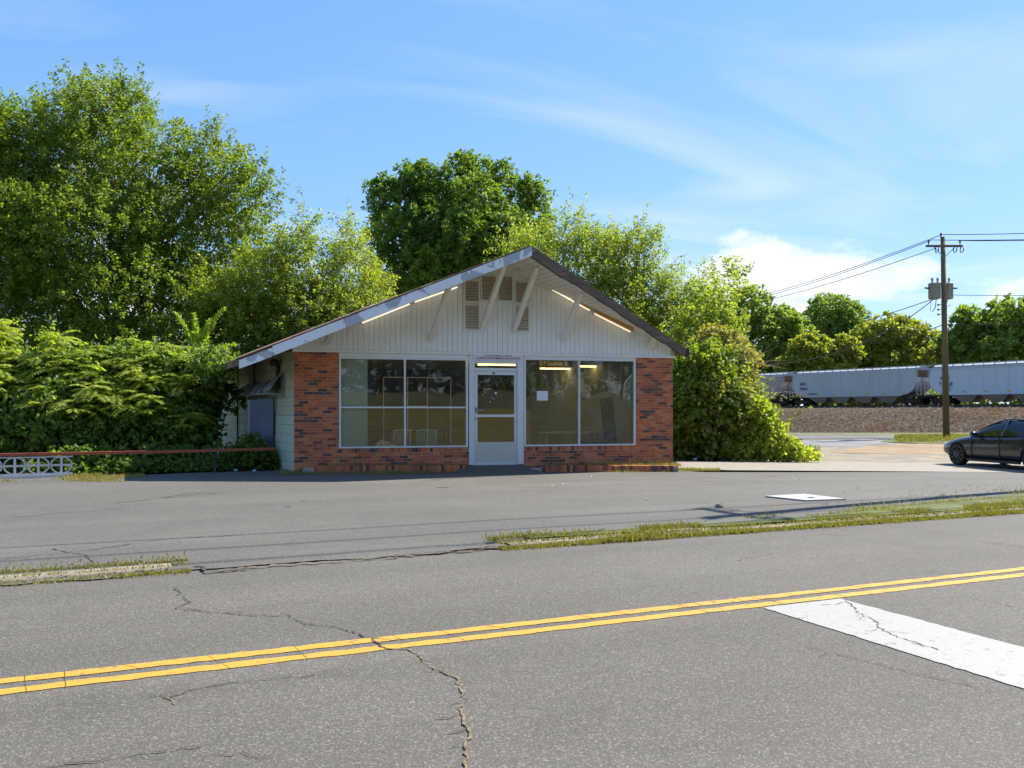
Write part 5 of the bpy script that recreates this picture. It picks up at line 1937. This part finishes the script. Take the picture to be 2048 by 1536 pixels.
for i, s in enumerate(ks):
    for j, (o_, z_) in enumerate(zip(offs, zs_)):
        p = T1 + TD * s + TN * o_
        amp = .22 if 6.5 < o_ < 17 else .02
        q = p + TN * wob(s, .25, o_) * (.5 if o_ > 4 else 0)
        EP[i, j] = (q.x, q.y, z_ + amp * (mnoise.noise(Vector((s * .3, o_ * .5, 2))) + .5 * mnoise.noise(Vector((s * .9, o_ * 1.3, 5)))))
emb = structure(mobj('embankment', grid_mesh('embankment', EP, M['ballast'])))
# loose ballast stones on the near slope
n = 4500
s_ = rng.uniform(-20, 50, n); o_ = rng.uniform(6.0, 16, n)
zz_ = np.interp(-o_, [-p[0] for p in prof], [p[1] for p in prof])
c_ = np.array([tuple(T1 + TD * a + TN * b) for a, b in zip(s_, o_)])
c_[:, 2] = zz_ + .05
st_m = leaf_mat('rubble', (0.05, 0.037, 0.026), (0.105, 0.082, 0.06), (0.18, 0.15, 0.12), 0.0, 0.0)
sz_ = rng.uniform(.10, .34, n)
q = np.stack([c_ + np.stack([a, b, c], -1) * sz_[:, None] * rng.uniform(.5, 1, (n, 1)) for a, b, c in
              ((np.full(n, -.5), np.full(n, .0), np.full(n, -.2)), (np.zeros(n), np.full(n, -.4), np.full(n, .1)), (np.full(n, .5), np.zeros(n), np.full(n, -.1)), (np.zeros(n), np.full(n, .3), np.full(n, .5)))], 1)
o = mobj('ballast_stones', quads_mesh('ballast_stones', q, st_m)); stuff(o, 'loose broken stone strewn over the railway bank', 'stones')
# track
for off in (-.75, .75):
    mb = MB()
    a, b = T1 + TD * -150 + TN * off, T1 + TD * 90 + TN * off
    for w, h0_, h1_ in ((.14, RZ - .17, RZ - .15), (.03, RZ - .15, RZ - .04), (.075, RZ - .04, RZ)):
        s3 = TN * w / 2
        mb.hexa([a - s3 + Vector((0, 0, h0_)), b - s3 + Vector((0, 0, h0_)), b + s3 + Vector((0, 0, h0_)), a + s3 + Vector((0, 0, h0_)),
                 a - s3 + Vector((0, 0, h1_)), b - s3 + Vector((0, 0, h1_)), b + s3 + Vector((0, 0, h1_)), a + s3 + Vector((0, 0, h1_))])
    tag(mb.build('rail', M['rail_steel']), 'dark steel rail under the hopper wagons', 'rail', 'railway rails')
tiem = MB().box((-.12, -1.3, 0), (.12, 1.3, .12)).mesh('tie', M['tie'])
rzT = math.atan2(TD.y, TD.x)
for i in range(120):
    p = T1 + TD * (-24 + i * .6)
    mobj('tie', tiem, emb, (p.x, p.y, 1.83), (0, 0, rzT))


def hopper(L, body, label, mark1, mark2, rust_end, loc):
    """covered hopper wagon, local x along the track, y across, z = 0 at the rail top"""
    T = empty('hopper_wagon', loc, rzT, label, 'train wagon', 'hopper wagons of the freight train')
    hw_ = 1.60
    h = L / 2
    n = 26

    def outline(y):
        # side panel with cut-away lower ends
        pts = [(-h + .95, 4.12), (h - .95, 4.12), (h - .85, 2.75)]
        for i in range(1, 7):
            an = i / 6 * math.pi / 2
            pts.append((h - .85 - 1.9 * (1 - math.cos(an)) , 2.75 - 1.55 * math.sin(an)))
        lft = []
        for i in range(6, 0, -1):
            an = i / 6 * math.pi / 2
            lft.append((-h + .85 + 1.9 * (1 - math.cos(an)), 2.75 - 1.55 * math.sin(an)))
        pts += lft + [(-h + .85, 2.75)]
        return [(x, y, z) for x, z in pts]
    mb = MB()
    mb.prism(outline(-hw_), (0, 2 * hw_, 0))
    bd = mb.build('body', body, T)
    # vertical panel seams and top chord
    for sy in (-1, 1):
        m2 = MB()
        k = 11
        for i in range(k):
            x = -h + 2.9 + (L - 5.8) * i / (k - 1)
            m2.box((x - .03, sy * hw_ - .02, 1.25), (x + .03, sy * hw_ + .02, 4.1))
        m2.build('rib', body, bd)
        MB().box((-h + .9, sy * hw_ - .05, 4.05), (h - .9, sy * hw_ + .05, 4.2)).build('top_chord', M['train_roof'], bd)
        MB().box((-h + 2.7, sy * hw_ - .05, 1.08), (h - 2.7, sy * hw_ + .05, 1.28)).build('side_sill', body, bd)
    rf = MB()
    rf.prism([(-h + .95, -1.55, 4.16), (-h + .95, -.55, 4.58), (-h + .95, .55, 4.58), (-h + .95, 1.55, 4.16)], (L - 1.9, 0, 0))
    rf = rf.build('roof', M['train_roof'], T)
    for sy in (-1.05, 1.05):
        m2 = MB()
        m2.box((-h + .3, sy - .28, 4.62), (h - .3, sy + .28, 4.67))
        for i in range(16):
            x = -h + 1.1 + (L - 2.2) * i / 15
            m2.box((x - .03, sy + math.copysign(.12, sy), 4.2), (x + .03, sy + math.copysign(.2, sy), 4.62))
        m2.build('running_board', M['steel'], rf)
    for i in range(5):
        x = -h + 2.2 + (L - 4.4) * i / 4
        MB().box((x - 1.2, -.42, 4.59), (x + 1.2, .42, 4.70)).build('hatch', M['train_roof'], rf)
    nb = 4
    for i in range(nb):
        xc = -h + 3.2 + (L - 6.4) * (i + .5) / nb
        w1, w2_ = (L - 6.4) / nb * .5, .55
        m2 = MB()
        m2.hexa([(xc - w2_, -.9, .28), (xc + w2_, -.9, .28), (xc + w2_, .9, .28), (xc - w2_, .9, .28),
                 (xc - w1, -1.5, 1.15), (xc + w1, -1.5, 1.15), (xc + w1, 1.5, 1.15), (xc - w1, 1.5, 1.15)])
        m2.build('discharge_bay', M['train_bay'], T)
    for sx in (-1, 1):
        m2 = MB()
        m2.hexa([(sx * (h - .9), -1.3, 4.1), (sx * (h - 1.0), -1.3, 4.1), (sx * (h - 1.0), 1.3, 4.1), (sx * (h - .9), 1.3, 4.1),
                 (sx * (h - .88), -1.3, 2.7), (sx * (h - 1.0), -1.3, 2.7), (sx * (h - 1.0), 1.3, 2.7), (sx * (h - .88), 1.3, 2.7)])
        m2.hexa([(sx * (h - .9), -1.45, 2.7), (sx * (h - 1.05), -1.45, 2.7), (sx * (h - 1.05), 1.45, 2.7), (sx * (h - .9), 1.45, 2.7),
                 (sx * (h - 3.0), -1.45, 1.15), (sx * (h - 3.15), -1.45, 1.15), (sx * (h - 3.15), 1.45, 1.15), (sx * (h - 3.0), 1.45, 1.15)])
        m2.build('end_slope', M['train_rust'], T)
        m3 = MB()
        m3.box((sx * (h - .1) - .1, -1.55, .95), (sx * (h - 2.6) + .1, 1.55, 1.12))
        m3.box((sx * (h - .1) - .08, -.3, .75), (sx * (h + .45), .3, .98))
        m3.build('end_sill', M['under'], T)
        for sy in (-1, 1):
            m4 = MB()
            for xx in (h - .25, h - .75):
                m4.bar((sx * xx, sy * 1.52, 1.0), (sx * xx, sy * 1.52, 4.3 if xx < h - .5 else 2.5), .05)
            for r in range(9):
                m4.bar((sx * (h - .25 if r < 4 else h - .55), sy * 1.52, 1.25 + r * .36), (sx * (h - .75), sy * 1.52, 1.25 + r * .36), .035)
            m4.bar((sx * (h - .25), sy * 1.50, 2.5), (sx * (h - .9), sy * 1.50, 2.5), .05)
            m4.build('ladder', M['train_roof'], T)
        # truck
        tr = MB()
        xt = sx * (h - 1.9)
        for sy in (-1, 1):
            tr.prism([(xt - 1.25, sy * 1.05 - .06, .38), (xt - .5, sy * 1.05 - .06, .22), (xt + .5, sy * 1.05 - .06, .22), (xt + 1.25, sy * 1.05 - .06, .38), (xt + 1.25, sy * 1.05 - .06, .62), (xt + .4, sy * 1.05 - .06, .78), (xt - .4, sy * 1.05 - .06, .78), (xt - 1.25, sy * 1.05 - .06, .62)], (0, .12, 0))
        tr.box((xt - .25, -1.0, .35), (xt + .25, 1.0, .8))
        tr = tr.build('bogie', M['under'], T)
        for xx in (-.88, .88):
            for sy in (-1, 1):
                MB().lathe([(.46, -.07), (.46, .05), (.50, .06), (.50, .08)] if sy < 0 else [(.50, -.08), (.50, -.06), (.46, -.05), (.46, .07)], (xt + xx, sy * .76, .46), 20, 'y').build('wheel', M['under'], tr)
    for sy in (-1, 1):
        for i in range(7):
            x = -h + 2.6 + (L - 5.2) * i / 6
            MB().box((x - .22, sy * (hw_ + .03) - .005, 1.34), (x + .22, sy * (hw_ + .03) + .005, 1.52)).build('reflector', M['reflector'], bd)
    return T, bd


def wagon_text(bd, s, x, z, wid, hgt, mat):
    """lettering on the side that faces the viewer"""
    sy = -1.64
    o = flat_text(s, 0, 0, 0, wid, hgt, mat, bd)
    o.location = (x, sy, z)


side_y = Vector((-math.sin(rzT), math.cos(rzT), 0)).dot(TN)      # which local y faces the viewer
print('viewer side', side_y)


def along(xpix):
    """distance along the track at a pixel column"""
    a, b, _ = ray(xpix, 0)
    n_ = Vector((-TD.y, TD.x, 0))
    t = T1.dot(n_) / (a * n_.x + b * n_.y)
    return (Vector((a * t, b * t, 0)) - T1).dot(TD)


e0, e1 = along(1592), along(1862)
Lw = abs(e1 - e0)
print('wagon length', Lw)
base = T1 + TD * ((e0 + e1) / 2)
hz = RZ
wg, bd = hopper(Lw, M['train1'], 'grey covered hopper wagon, the middle wagon of the train', '', '', 0, (base.x, base.y, hz))
c1 = base + TD * (Lw * 1.0)
wg2, bd2 = hopper(Lw, M['train2'], 'pale blue grey hopper wagon passing behind the utility pole', '', '', 0, (c1.x, c1.y, hz))
c2 = base - TD * (Lw * 1.0)
wg3, bd3 = hopper(Lw, M['train3'], 'rusty tan hopper wagon with graffiti partly behind the thicket', '', '', 0, (c2.x, c2.y, hz))
c3 = base - TD * (Lw * 2.0)
wg4, bd4 = hopper(Lw, M['train3'], 'rusty tan hopper wagon mostly hidden by the thicket', '', '', 0, (c3.x, c3.y, hz))
wagon_text(bd, "ADKX", -Lw / 2 + 2.6, 2.70, 1.1, .42, M['ink'])
wagon_text(bd, "70201", -Lw / 2 + 2.7, 2.05, 1.3, .40, M['ink'])
wagon_text(bd, "CRREST", -Lw / 2 + 4.2, 1.42, 1.6, .22, M['ink'])
wagon_text(bd2, "ADKX", -Lw / 2 + 2.8, 2.85, 1.2, .42, M['ink'])
wagon_text(bd2, "71250", -Lw / 2 + 2.9, 2.15, 1.6, .45, M['ink'])
for i in range(3):
    MB().box((-Lw / 2 + 2.9, -1.645, 1.95 - i * .17), (-Lw / 2 + 3.5, -1.641, 2.01 - i * .17)).build('stencil', M['ink'], bd2)
# graffiti loops on the tan wagon
for i in range(5):
    x = Lw / 2 - 4.6 - i * .75
    pts = [(x + .45 * math.cos(a) * (1 + .2 * i), -1.635, 1.95 + .5 * math.sin(a * 1.5 + i)) for a in np.linspace(0, 5.2, 14)]
    MB().tube(pts, .05, 5).build('graffiti', M['graffiti' if i % 2 else 'train_roof'], bd3)

# ------------------------------------------------------------------ utility poles and wires
def wire(name, a, b, sag, r, label, group=None):
    a, b = Vector(a), Vector(b)
    pts = [a.lerp(b, t) - Vector((0, 0, sag * 4 * t * (1 - t))) for t in np.linspace(0, 1, 15)]
    o = MB().tube([p - a for p in pts], r, 5).build(name, M['wire'], None, True)
    o.location = a
    return tag(o, label, 'wire', group)


def utility_pole(loc, h, rz, label, transformer=True, lean=0.0):
    T = empty('utility_pole', loc, rz, label, 'utility pole')
    MB().tube([(0, 0, -.5), (lean * .5, 0, h * .5), (lean, 0, h)], [.17, .145, .115], 14).build('pole', M['pole'], T, True)
    zc_ = h - .5
    arm = MB().box((lean - .95, -.19, zc_ - .055), (lean + .95, -.10, zc_ + .055)).build('crossarm', M['pole'], T)
    for x in (-.82, -.35, .6, .82):
        if x != -.35 and x != .6:
            MB().lathe([(.02, 0), (.02, .08), (.05, .10), (.035, .14), (.055, .17), (.04, .21), (.05, .24), (.02, .28)], (lean + x, -.145, zc_ + .055), 8).build('insulator', M['black_metal'], arm, True)
    for x in (-.45, .5, .85):
        MB().tube([(lean + x, -.2, zc_ - .05), (lean + x - .06, -.2, zc_ - .25), (lean + x, -.2, zc_ - .36), (lean + x + .1, -.2, zc_ - .3), (lean + x + .14, -.2, zc_ - .08)], .025, 6).build('cutout', M['black_metal'], arm, True)
    br = MB()
    br.bar((lean - .55, -.15, zc_ - .05), (lean, -.15, zc_ - .6), .03); br.bar((lean + .55, -.15, zc_ - .05), (lean, -.15, zc_ - .6), .03)
    br.build('arm_brace', M['steel'], arm)
    MB().lathe([(.03, 0), (.03, .1), (.055, .13), (.04, .18), (.05, .23), (.02, .28)], (lean - .13, -.05, h - .05), 8).build('top_insulator', M['black_metal'], T, True)
    if transformer:
        zt_ = h - 2.95
        for x, r in ((-.36, .30), (.36, .24)):
            t = MB().lathe([(r * .6, -.30), (r, -.26), (r, .48), (r * 1.04, .48), (r * 1.04, .53), (r * .7, .57)], (lean + x - .02, .12, zt_), 16).build('transformer', M['steel'], T, True)
            for dx in ((-.14, .14) if x < 0 else (0.02,)):
                MB().lathe([(.03, 0), (.06, .06), (.045, .12), (.07, .18), (.06, .26), (.02, .30)], (lean + x + dx, .12, zt_ + .55), 8).build('bushing', M['steel'], t, True)
            MB().tube([(lean + x + math.copysign(r, x), .12, zt_ + .28), (lean + x + math.copysign(r + .22, x), .12, zt_ + .30)], .045, 8).build('arrester', M['black_metal'], t, True)
        m = MB()
        for zz in (-.6, -.85, -1.1):
            m.bar((lean - .26, .05, zt_ + zz), (lean + .2, .05, zt_ + zz + .05), .03)
            m.lathe([(.05, -.04), (.05, .04)], (lean - .22, .05, zt_ + zz), 8)
        m.build('spool_rack', M['black_metal'], T)
        MB().tube([(lean - .62, .1, zt_ + .25), (lean - .58, .1, zt_ - .5), (lean - .6, .1, zt_ - .95)], .012, 5).build('drop_lead', M['wire'], T)
        m = MB(); m.tube([(lean - .3, .1, zt_ - .3), (lean - .35, .1, zt_ - .75), (lean - .5, .1, zt_ - .95)], .02, 5); m.tube([(lean + .3, .1, zt_ - .3), (lean + .2, .1, zt_ - .7), (lean + .45, .1, zt_ - .6)], .02, 5)
        m.build('jumper', M['wire'], T)
    return T


PD = 45.0
pb0 = at(1893, 870, PD)
ptop = at(1885, 474, PD)
PH = ptop.z - pb0.z
up = utility_pole((pb0.x, pb0.y, pb0.z), PH, -YAW, 'wooden utility pole with two grey transformers beside the gravel yard', True, -.19)
W_ = 'power lines on the utility pole'
wire('wire', at(1884, 469, PD), at(1380, 610, 110), .9, .020, 'upper power line sloping from the pole top down towards the treeline', W_)
wire('wire', at(1866, 479, PD), at(1385, 612, 110), .9, .020, 'middle power line running from the crossarm tip towards the treeline', W_)
wire('wire', at(1872, 496, PD), at(1385, 620, 110), .8, .020, 'lower power line running from below the crossarm towards the treeline', W_)
wire('wire', at(1884, 469, PD), at(2200, 461, PD - 6), .05, .018, 'power line from the pole top to the right', W_)
wire('wire', at(1866, 480, PD), at(2200, 475, PD - 6), .05, .018, 'power line from the left crossarm insulator to the right', W_)
wire('wire', at(1917, 481, PD), at(2200, 477, PD - 6), .05, .018, 'power line from the right crossarm insulator to the right', W_)
wire('wire', at(1872, 596, PD), at(1480, 694, 90), .5, .022, 'slack service cable from below the transformers to the treeline', W_)
wire('wire', at(1868, 598, PD), at(1500, 730, 36), .9, .022, 'heavy service cable dropping from the pole to the thicket', W_)
wire('wire', at(1900, 590, PD), at(2200, 588, PD), .05, .014, 'thin service wire from the transformers to the right', W_)
wire('wire', at(1890, 648, PD), at(1700, 690, 70), .3, .024, 'thick telephone cable on the pole below the transformers', W_)
wire('wire', at(1890, 648, PD), at(2200, 622, PD), .3, .018, 'telephone cable from the pole to the right', W_)

# the street pole just past the right edge of the view; its shadow crosses the verge
sp = utility_pole((14.15, 12.65, -.1), 10.6, RA + R(90), 'wooden street pole with crossarm whose shadow crosses the grass verge', False)
A_ = road_pt
for i, dn in enumerate((-.8, 0, .8)):
    base_ = Vector((14.15, 12.65, 10.3 + (.3 if dn == 0 else 0))) + NR * dn
    wire('wire', base_, base_ - ER * 45 - NR * .5, .9, .022, 'overhead street line above the forecourt', 'street lines above the forecourt')
    wire('wire', base_, base_ + ER * 45, .9, .022, 'overhead street line running on past the street pole', 'street lines past the street pole')

# ------------------------------------------------------------------ the parked car
def car_mat():
    m, t, b, out = new_mat('car_paint')
    b.inputs['Base Color'].default_value = (0.010, 0.013, 0.020, 1)
    b.inputs['Roughness'].default_value = 0.22
    b.inputs['Coat Weight'].default_value = 0.6
    b.inputs['Coat Roughness'].default_value = 0.04
    n = noise_n(t, pos(t), 5, 4)
    t.links.new(ramp(t, n, [(.3, .20), (.7, .30)]), b.inputs['Roughness'])
    return m


def car_glass():
    m, t, b, out = new_mat('car_glass')
    b.inputs['Base Color'].default_value = (0.006, 0.010, 0.014, 1)
    b.inputs['Roughness'].default_value = 0.04
    b.inputs['Specular IOR Level'].default_value = 0.6
    return m


M['car'] = car_mat(); M['cglass'] = car_glass()
M['tyre'] = P('tyre_rubber', (0.018, 0.018, 0.018), .85, .2, 8, .2, 60)
M['rim'] = P('dark_rim', (0.07, 0.07, 0.075), .35, .1, 8, 0, metal=.6)
M['caliper'] = P('blue_caliper', (0.015, 0.10, 0.42), .4, .1, 8, 0)
M['lamp'] = P('lamp_lens', (0.55, 0.57, 0.6), .15, .05, 8, 0)
M['red'] = P('red_lens', (0.30, 0.01, 0.01), .2, .05, 8, 0)


def make_car(loc, rz):
    T = empty('parked_car', loc, rz, 'black four-door sedan with dark rims and blue brake calipers', 'car')
    # x forward; z of the body outline along the centre and half widths
    st = [(-2.36, .50, .78, .70), (-2.28, .34, 1.00, .82), (-2.0, .24, 1.08, .89), (-1.45, .20, 1.04, .92), (-.9, .19, .98, .925), (-.2, .19, .955, .925), (.5, .19, .935, .925),
          (1.0, .19, .915, .92), (1.45, .20, .86, .91), (1.9, .22, .76, .87), (2.18, .28, .66, .80), (2.32, .36, .56, .66)]
    ring = []
    for x, zb_, zt_, w in st:
        mid = zb_ + (zt_ - zb_) * .45
        pts = [(-w * .80, zb_), (-w * .97, zb_ + .07), (-w, mid), (-w * .985, zb_ + (zt_ - zb_) * .78), (-w * .90, zt_ - .015), (-w * .55, zt_ + .022), (0, zt_ + .04)]
        pts = pts + [(-y, z) for y, z in reversed(pts[:-1])]
        ring.append([(x, y, z) for y, z in pts])
    n = len(ring[0])
    vs = [p for r in ring for p in r]
    fs = []
    for i in range(len(ring) - 1):
        for j in range(n):
            a, b = i * n + j, i * n + (j + 1) % n
            fs.append((a, b, b + n, a + n))
    fs += [tuple(range(n)), tuple(reversed(range((len(ring) - 1) * n, len(ring) * n)))]
    bm_ = MB().add(vs, fs)
    body = bm_.build('body', M['car'], None, True)
    sub_ = body.modifiers.new('s', 'SUBSURF'); sub_.levels = 2; sub_.render_levels = 2
    cut = MB()
    for x in (-1.43, 1.445):
        for sy in (-1, 1):
            cut.lathe([(.375, -.28), (.375, .28)], (x, sy * .86, .335), 28, 'y')
    cutter = cut.build('cutter', M['black_metal'])
    bo = body.modifiers.new('b', 'BOOLEAN'); bo.object = cutter; bo.operation = 'DIFFERENCE'; bo.solver = 'EXACT'
    dg = bpy.context.evaluated_depsgraph_get()
    me = bpy.data.meshes.new_from_object(body.evaluated_get(dg))
    body.modifiers.clear()
    body.data = me
    bpy.data.objects.remove(cutter)
    body.parent = T
    # greenhouse
    def gh(x, z, w):
        return [(x, -w, z), (x, w, z)]
    prof_ = [(1.02, .90, .80), (.75, 1.08, .75), (.35, 1.27, .68), (-.05, 1.39, .62), (-.45, 1.435, .59), (-.9, 1.415, .58), (-1.35, 1.32, .60), (-1.75, 1.18, .63), (-2.05, 1.06, .66)]
    bel = [.90, .915, .925, .935, .945, .955, .985, 1.03, 1.06]
    vs, fs = [], []
    for (x, z, w), zb_ in zip(prof_, bel):
        wb = .845 if x < .9 else .80
        vs += [(x, -wb, zb_ - .02), (x, -(w + (wb - w) * .30), zb_ + (z - zb_) * .78), (x, -w * .86, z - .012), (x, 0, z + .012), (x, w * .86, z - .012), (x, (w + (wb - w) * .30), zb_ + (z - zb_) * .78), (x, wb, zb_ - .02)]
    k = 7
    for i in range(len(prof_) - 1):
        for j in range(k - 1):
            a = i * k + j
            fs.append((a, a + 1, a + 1 + k, a + k))
    g = MB().add(vs, fs).build('windows', M['cglass'], T, True)
    sm = g.modifiers.new('s', 'SUBSURF'); sm.levels = 2; sm.render_levels = 2
    # roof panel and pillars over the glass
    m = MB()
    for sy in (-1, 1):
        for i in range(len(prof_) - 1):
            (x0_, z0_, w0_), (x1_, z1_, w1_) = prof_[i], prof_[i + 1]
            m.bar((x0_, sy * w0_ * .90, z0_ - .022), (x1_, sy * w1_ * .90, z1_ - .022), .055, .03)
        m.bar((-.28, sy * .83, .94), (-.34, sy * .60, 1.40), .06, .03)
        m.bar((-1.62, sy * .845, 1.00), (-1.30, sy * .61, 1.31), .16, .03)
    m.build('roof_rails', M['car'], T)
    for sy in (-1, 1):
        mm = MB().lathe([(.01, -.13), (.06, -.11), (.085, 0), (.07, .09), (.01, .11)], (0, 0, 0), 10, 'y')
        mo = mm.build('mirror', M['car'], T, True); mo.location = (.62, sy * 1.0, .985); mo.scale = (.8, 1, .75)
        MB().bar((.64, sy * .86, .94), (.63, sy * .95, .96), .05, .03).build('mirror_arm', M['car'], T)
        for x0_, x1_ in ((-.30, -.28), (-1.18, -1.16), (.80, .82)):
            MB().box((x0_, sy * .915 - .012, .30), (x1_, sy * .915 + .012, .90)).build('door_gap', M['black_metal'], T)
        for x in (-.18, -1.08):
            MB().box((x - .02, sy * .915 - .012, .80), (x + .16, sy * .915 + .014, .825)).build('door_handle', M['black_metal'], T)
        MB().box((-1.0, sy * .88 - .04, .16), (1.02, sy * .88 + .04, .235)).build('sill', M['black_metal'], T)
        hl = MB().lathe([(.02, -.10), (.07, -.05), (.08, .05), (.02, .12)], (0, 0, 0), 10, 'y').build('headlight', M['lamp'], T, True); hl.location = (2.14, sy * .66, .62); hl.scale = (1.4, 1, .55)
        tl = MB().box((-.05, -.22, -.05), (.05, .22, .05)).build('tail_light', M['red'], T); tl.location = (-2.30, sy * .58, .90)
        for x in (-1.43, 1.445):
            wheel = MB().lathe([(.25, -.11), (.32, -.115), (.338, -.08), (.338, .08), (.32, .115), (.25, .11), (.245, .02), (.245, -.02), (.25, -.11)], (0, 0, 0), 28, 'y', cap=False).lathe([(.24, -.015), (.24, .015)], (0, 0, 0), 28, 'y').build('wheel', M['tyre'], T, True)
            wheel.location = (x, sy * .80, .338)
            rm = MB()
            for i in range(10):
                an = 2 * math.pi * i / 10
                rm.bar((.03 * math.cos(an), sy * .085, .03 * math.sin(an)), (.235 * math.cos(an + .1), sy * .10, .235 * math.sin(an + .1)), .035, .03, up=(0, 1, 0))
            rm.lathe([(.06, sy * .07), (.05, sy * .105)], (0, 0, 0), 12, 'y')
            rm.lathe([(.255, sy * .05), (.255, sy * .112), (.235, sy * .112), (.23, sy * .05)], (0, 0, 0), 28, 'y', cap=False)
            rm.build('rim', M['rim'], wheel)
            MB().box((.08 if x > 0 else -.2, -.03 + sy * .04, -.11), (.2 if x > 0 else -.08, .03 + sy * .04, .11)).build('brake_caliper', M['caliper'], wheel)
    MB().box((-2.42, -.26, .55), (-2.39, .26, .68)).build('number_plate', M['paper'], T)
    MB().box((2.10, -.55, .26), (2.26, .55, .34)).build('bumper_grille', M['black_metal'], T)
    return T


CD = 26.4
fw = at(1919, 934, CD)                        # front left wheel on the ground
th = R(78)
# heading: mostly to the left of the view, partly away
fwd = Vector((-CA, SA, 0)) * math.cos(th) + Vector((SA, CA, 0)) * math.sin(th)
lft = Vector((-fwd.y, fwd.x, 0))
cen = Vector((fw.x, fw.y, 0)) - fwd * 1.445 - lft * .80
make_car((cen.x, cen.y, float(H(cen.x, cen.y)) + .035), math.atan2(fwd.y, fwd.x))

# ------------------------------------------------------------------ small things on the forecourt
sx_, sy_ = [], []
mb = MB()
cs = [gp(1530, 998), (gp(1608, 993.5)), gp(1692, 1004), gp(1612, 1007)]
vs = [(x, y, float(H(x, y)) + .052) for x, y in cs] + [(x, y, float(H(x, y)) - .02) for x, y in cs]
mb.add(vs, [(0, 1, 2, 3), (7, 6, 5, 4), (0, 4, 5, 1), (1, 5, 6, 2), (2, 6, 7, 3), (3, 7, 4, 0)])
sl = mb.build('utility_cover', M['slab'])
tag(sl, 'square pale concrete cover set in the forecourt asphalt', 'cover')
X, Y = gp(1622, 1002)
MB().lathe([(.055, 0), (.055, .006)], (X, Y, float(H(X, Y)) + .0525), 10).build('lifting_hole', M['black_metal'], sl)


def pebble(x, y, s, mat, label, cat, group=None):
    X, Y = gp(x, y)
    bm = bmesh.new()
    bmesh.ops.create_icosphere(bm, subdivisions=2, radius=s)
    for v in bm.verts:
        v.co *= 1 + .35 * mnoise.noise(v.co / s * 1.3 + Vector((x, y, 0)))
        v.co.z *= .55
    me = bpy.data.meshes.new('stone'); bm.to_mesh(me); bm.free(); me.materials.append(mat)
    o = mobj('stone' if cat == 'stone' else cat, me, None, (X, Y, float(H(X, Y)) + .03 + s * .35), (0, 0, x))
    return tag(o, label, cat, group)


pebble(1438, 1018, .062, M['stone'], 'single rounded stone lying on the forecourt before the concrete cover', 'stone')
for x, y in ((1293, 1003), (1357, 1055), (1182, 957), (1125, 972), (1104, 976), (1600, 962)):
    pebble(x, y, .022, M['litter'], 'tiny pale pebble on the forecourt asphalt', 'stone', 'pale pebbles on the forecourt')
for x, y in ((471, 945), (508, 946)):
    pebble(x, y, .055, M['bluebag'], 'crumpled pale blue plastic scrap beside the shop flank', 'scrap', 'blue plastic scraps')
for x, y in ((1412, 921), (1468, 917), (1435, 919), (1390, 922)):
    pebble(x, y, .07, M['litter'], 'white litter scrap at the foot of the thicket', 'litter', 'litter under the thicket')

# ------------------------------------------------------------------ across the street, behind the viewer: seen only in the glass
for i, (s, n, hgt) in enumerate(((-20, -22, 12), (-12, -24, 13), (-4, -22, 14), (4, -25, 13), (12, -23, 14), (20, -24, 13), (28, -23, 12))):
    x, y, _ = road_pt(s, n)
    root = Vector((x, y, 2.4))
    T = empty('roadside_tree', root, 0, 'green tree on the grass bank across the street from the shop', 'tree', 'trees on the bank across the street')
    lob = [(x + random.uniform(-2, 2), y + random.uniform(-1, 1), 2.4 + hgt * random.uniform(.12, .75), hgt * .32, hgt * .28, hgt * .22) for _ in range(9)]
    p, d = lobes_points(lob, 1000, .4)
    V = twig_leaves(p, d, rng.uniform(.5, 1.2, len(p)), 12, .42, .6, .35)
    mobj('crown', quads_mesh('crown', V - np.array(root), LM['oak']), T)
    mb = MB()
    branches(mb, (0, 0, -.3), (0, 0, hgt * .7), [Vector(l[:3]) - root for l in lob], .2, 5)
    mb.build('trunk', M['bark'], T)
mb = MB()
vs = []
for i in range(80):
    s = -80 + 160 * i / 79
    for n, z in ((1.12, .004), (1.10, .11), (.95, .115), (.93, -.01)):
        vs.append(road_pt(s, n, z))
mb.add(vs, [(4 * i + j, 4 * i + j + 1, 4 * i + j + 5, 4 * i + j + 4) for i in range(79) for j in range(3)])
tag(mb.build('kerb', M['kerb']), 'concrete kerb on the near side of the road', 'kerb')
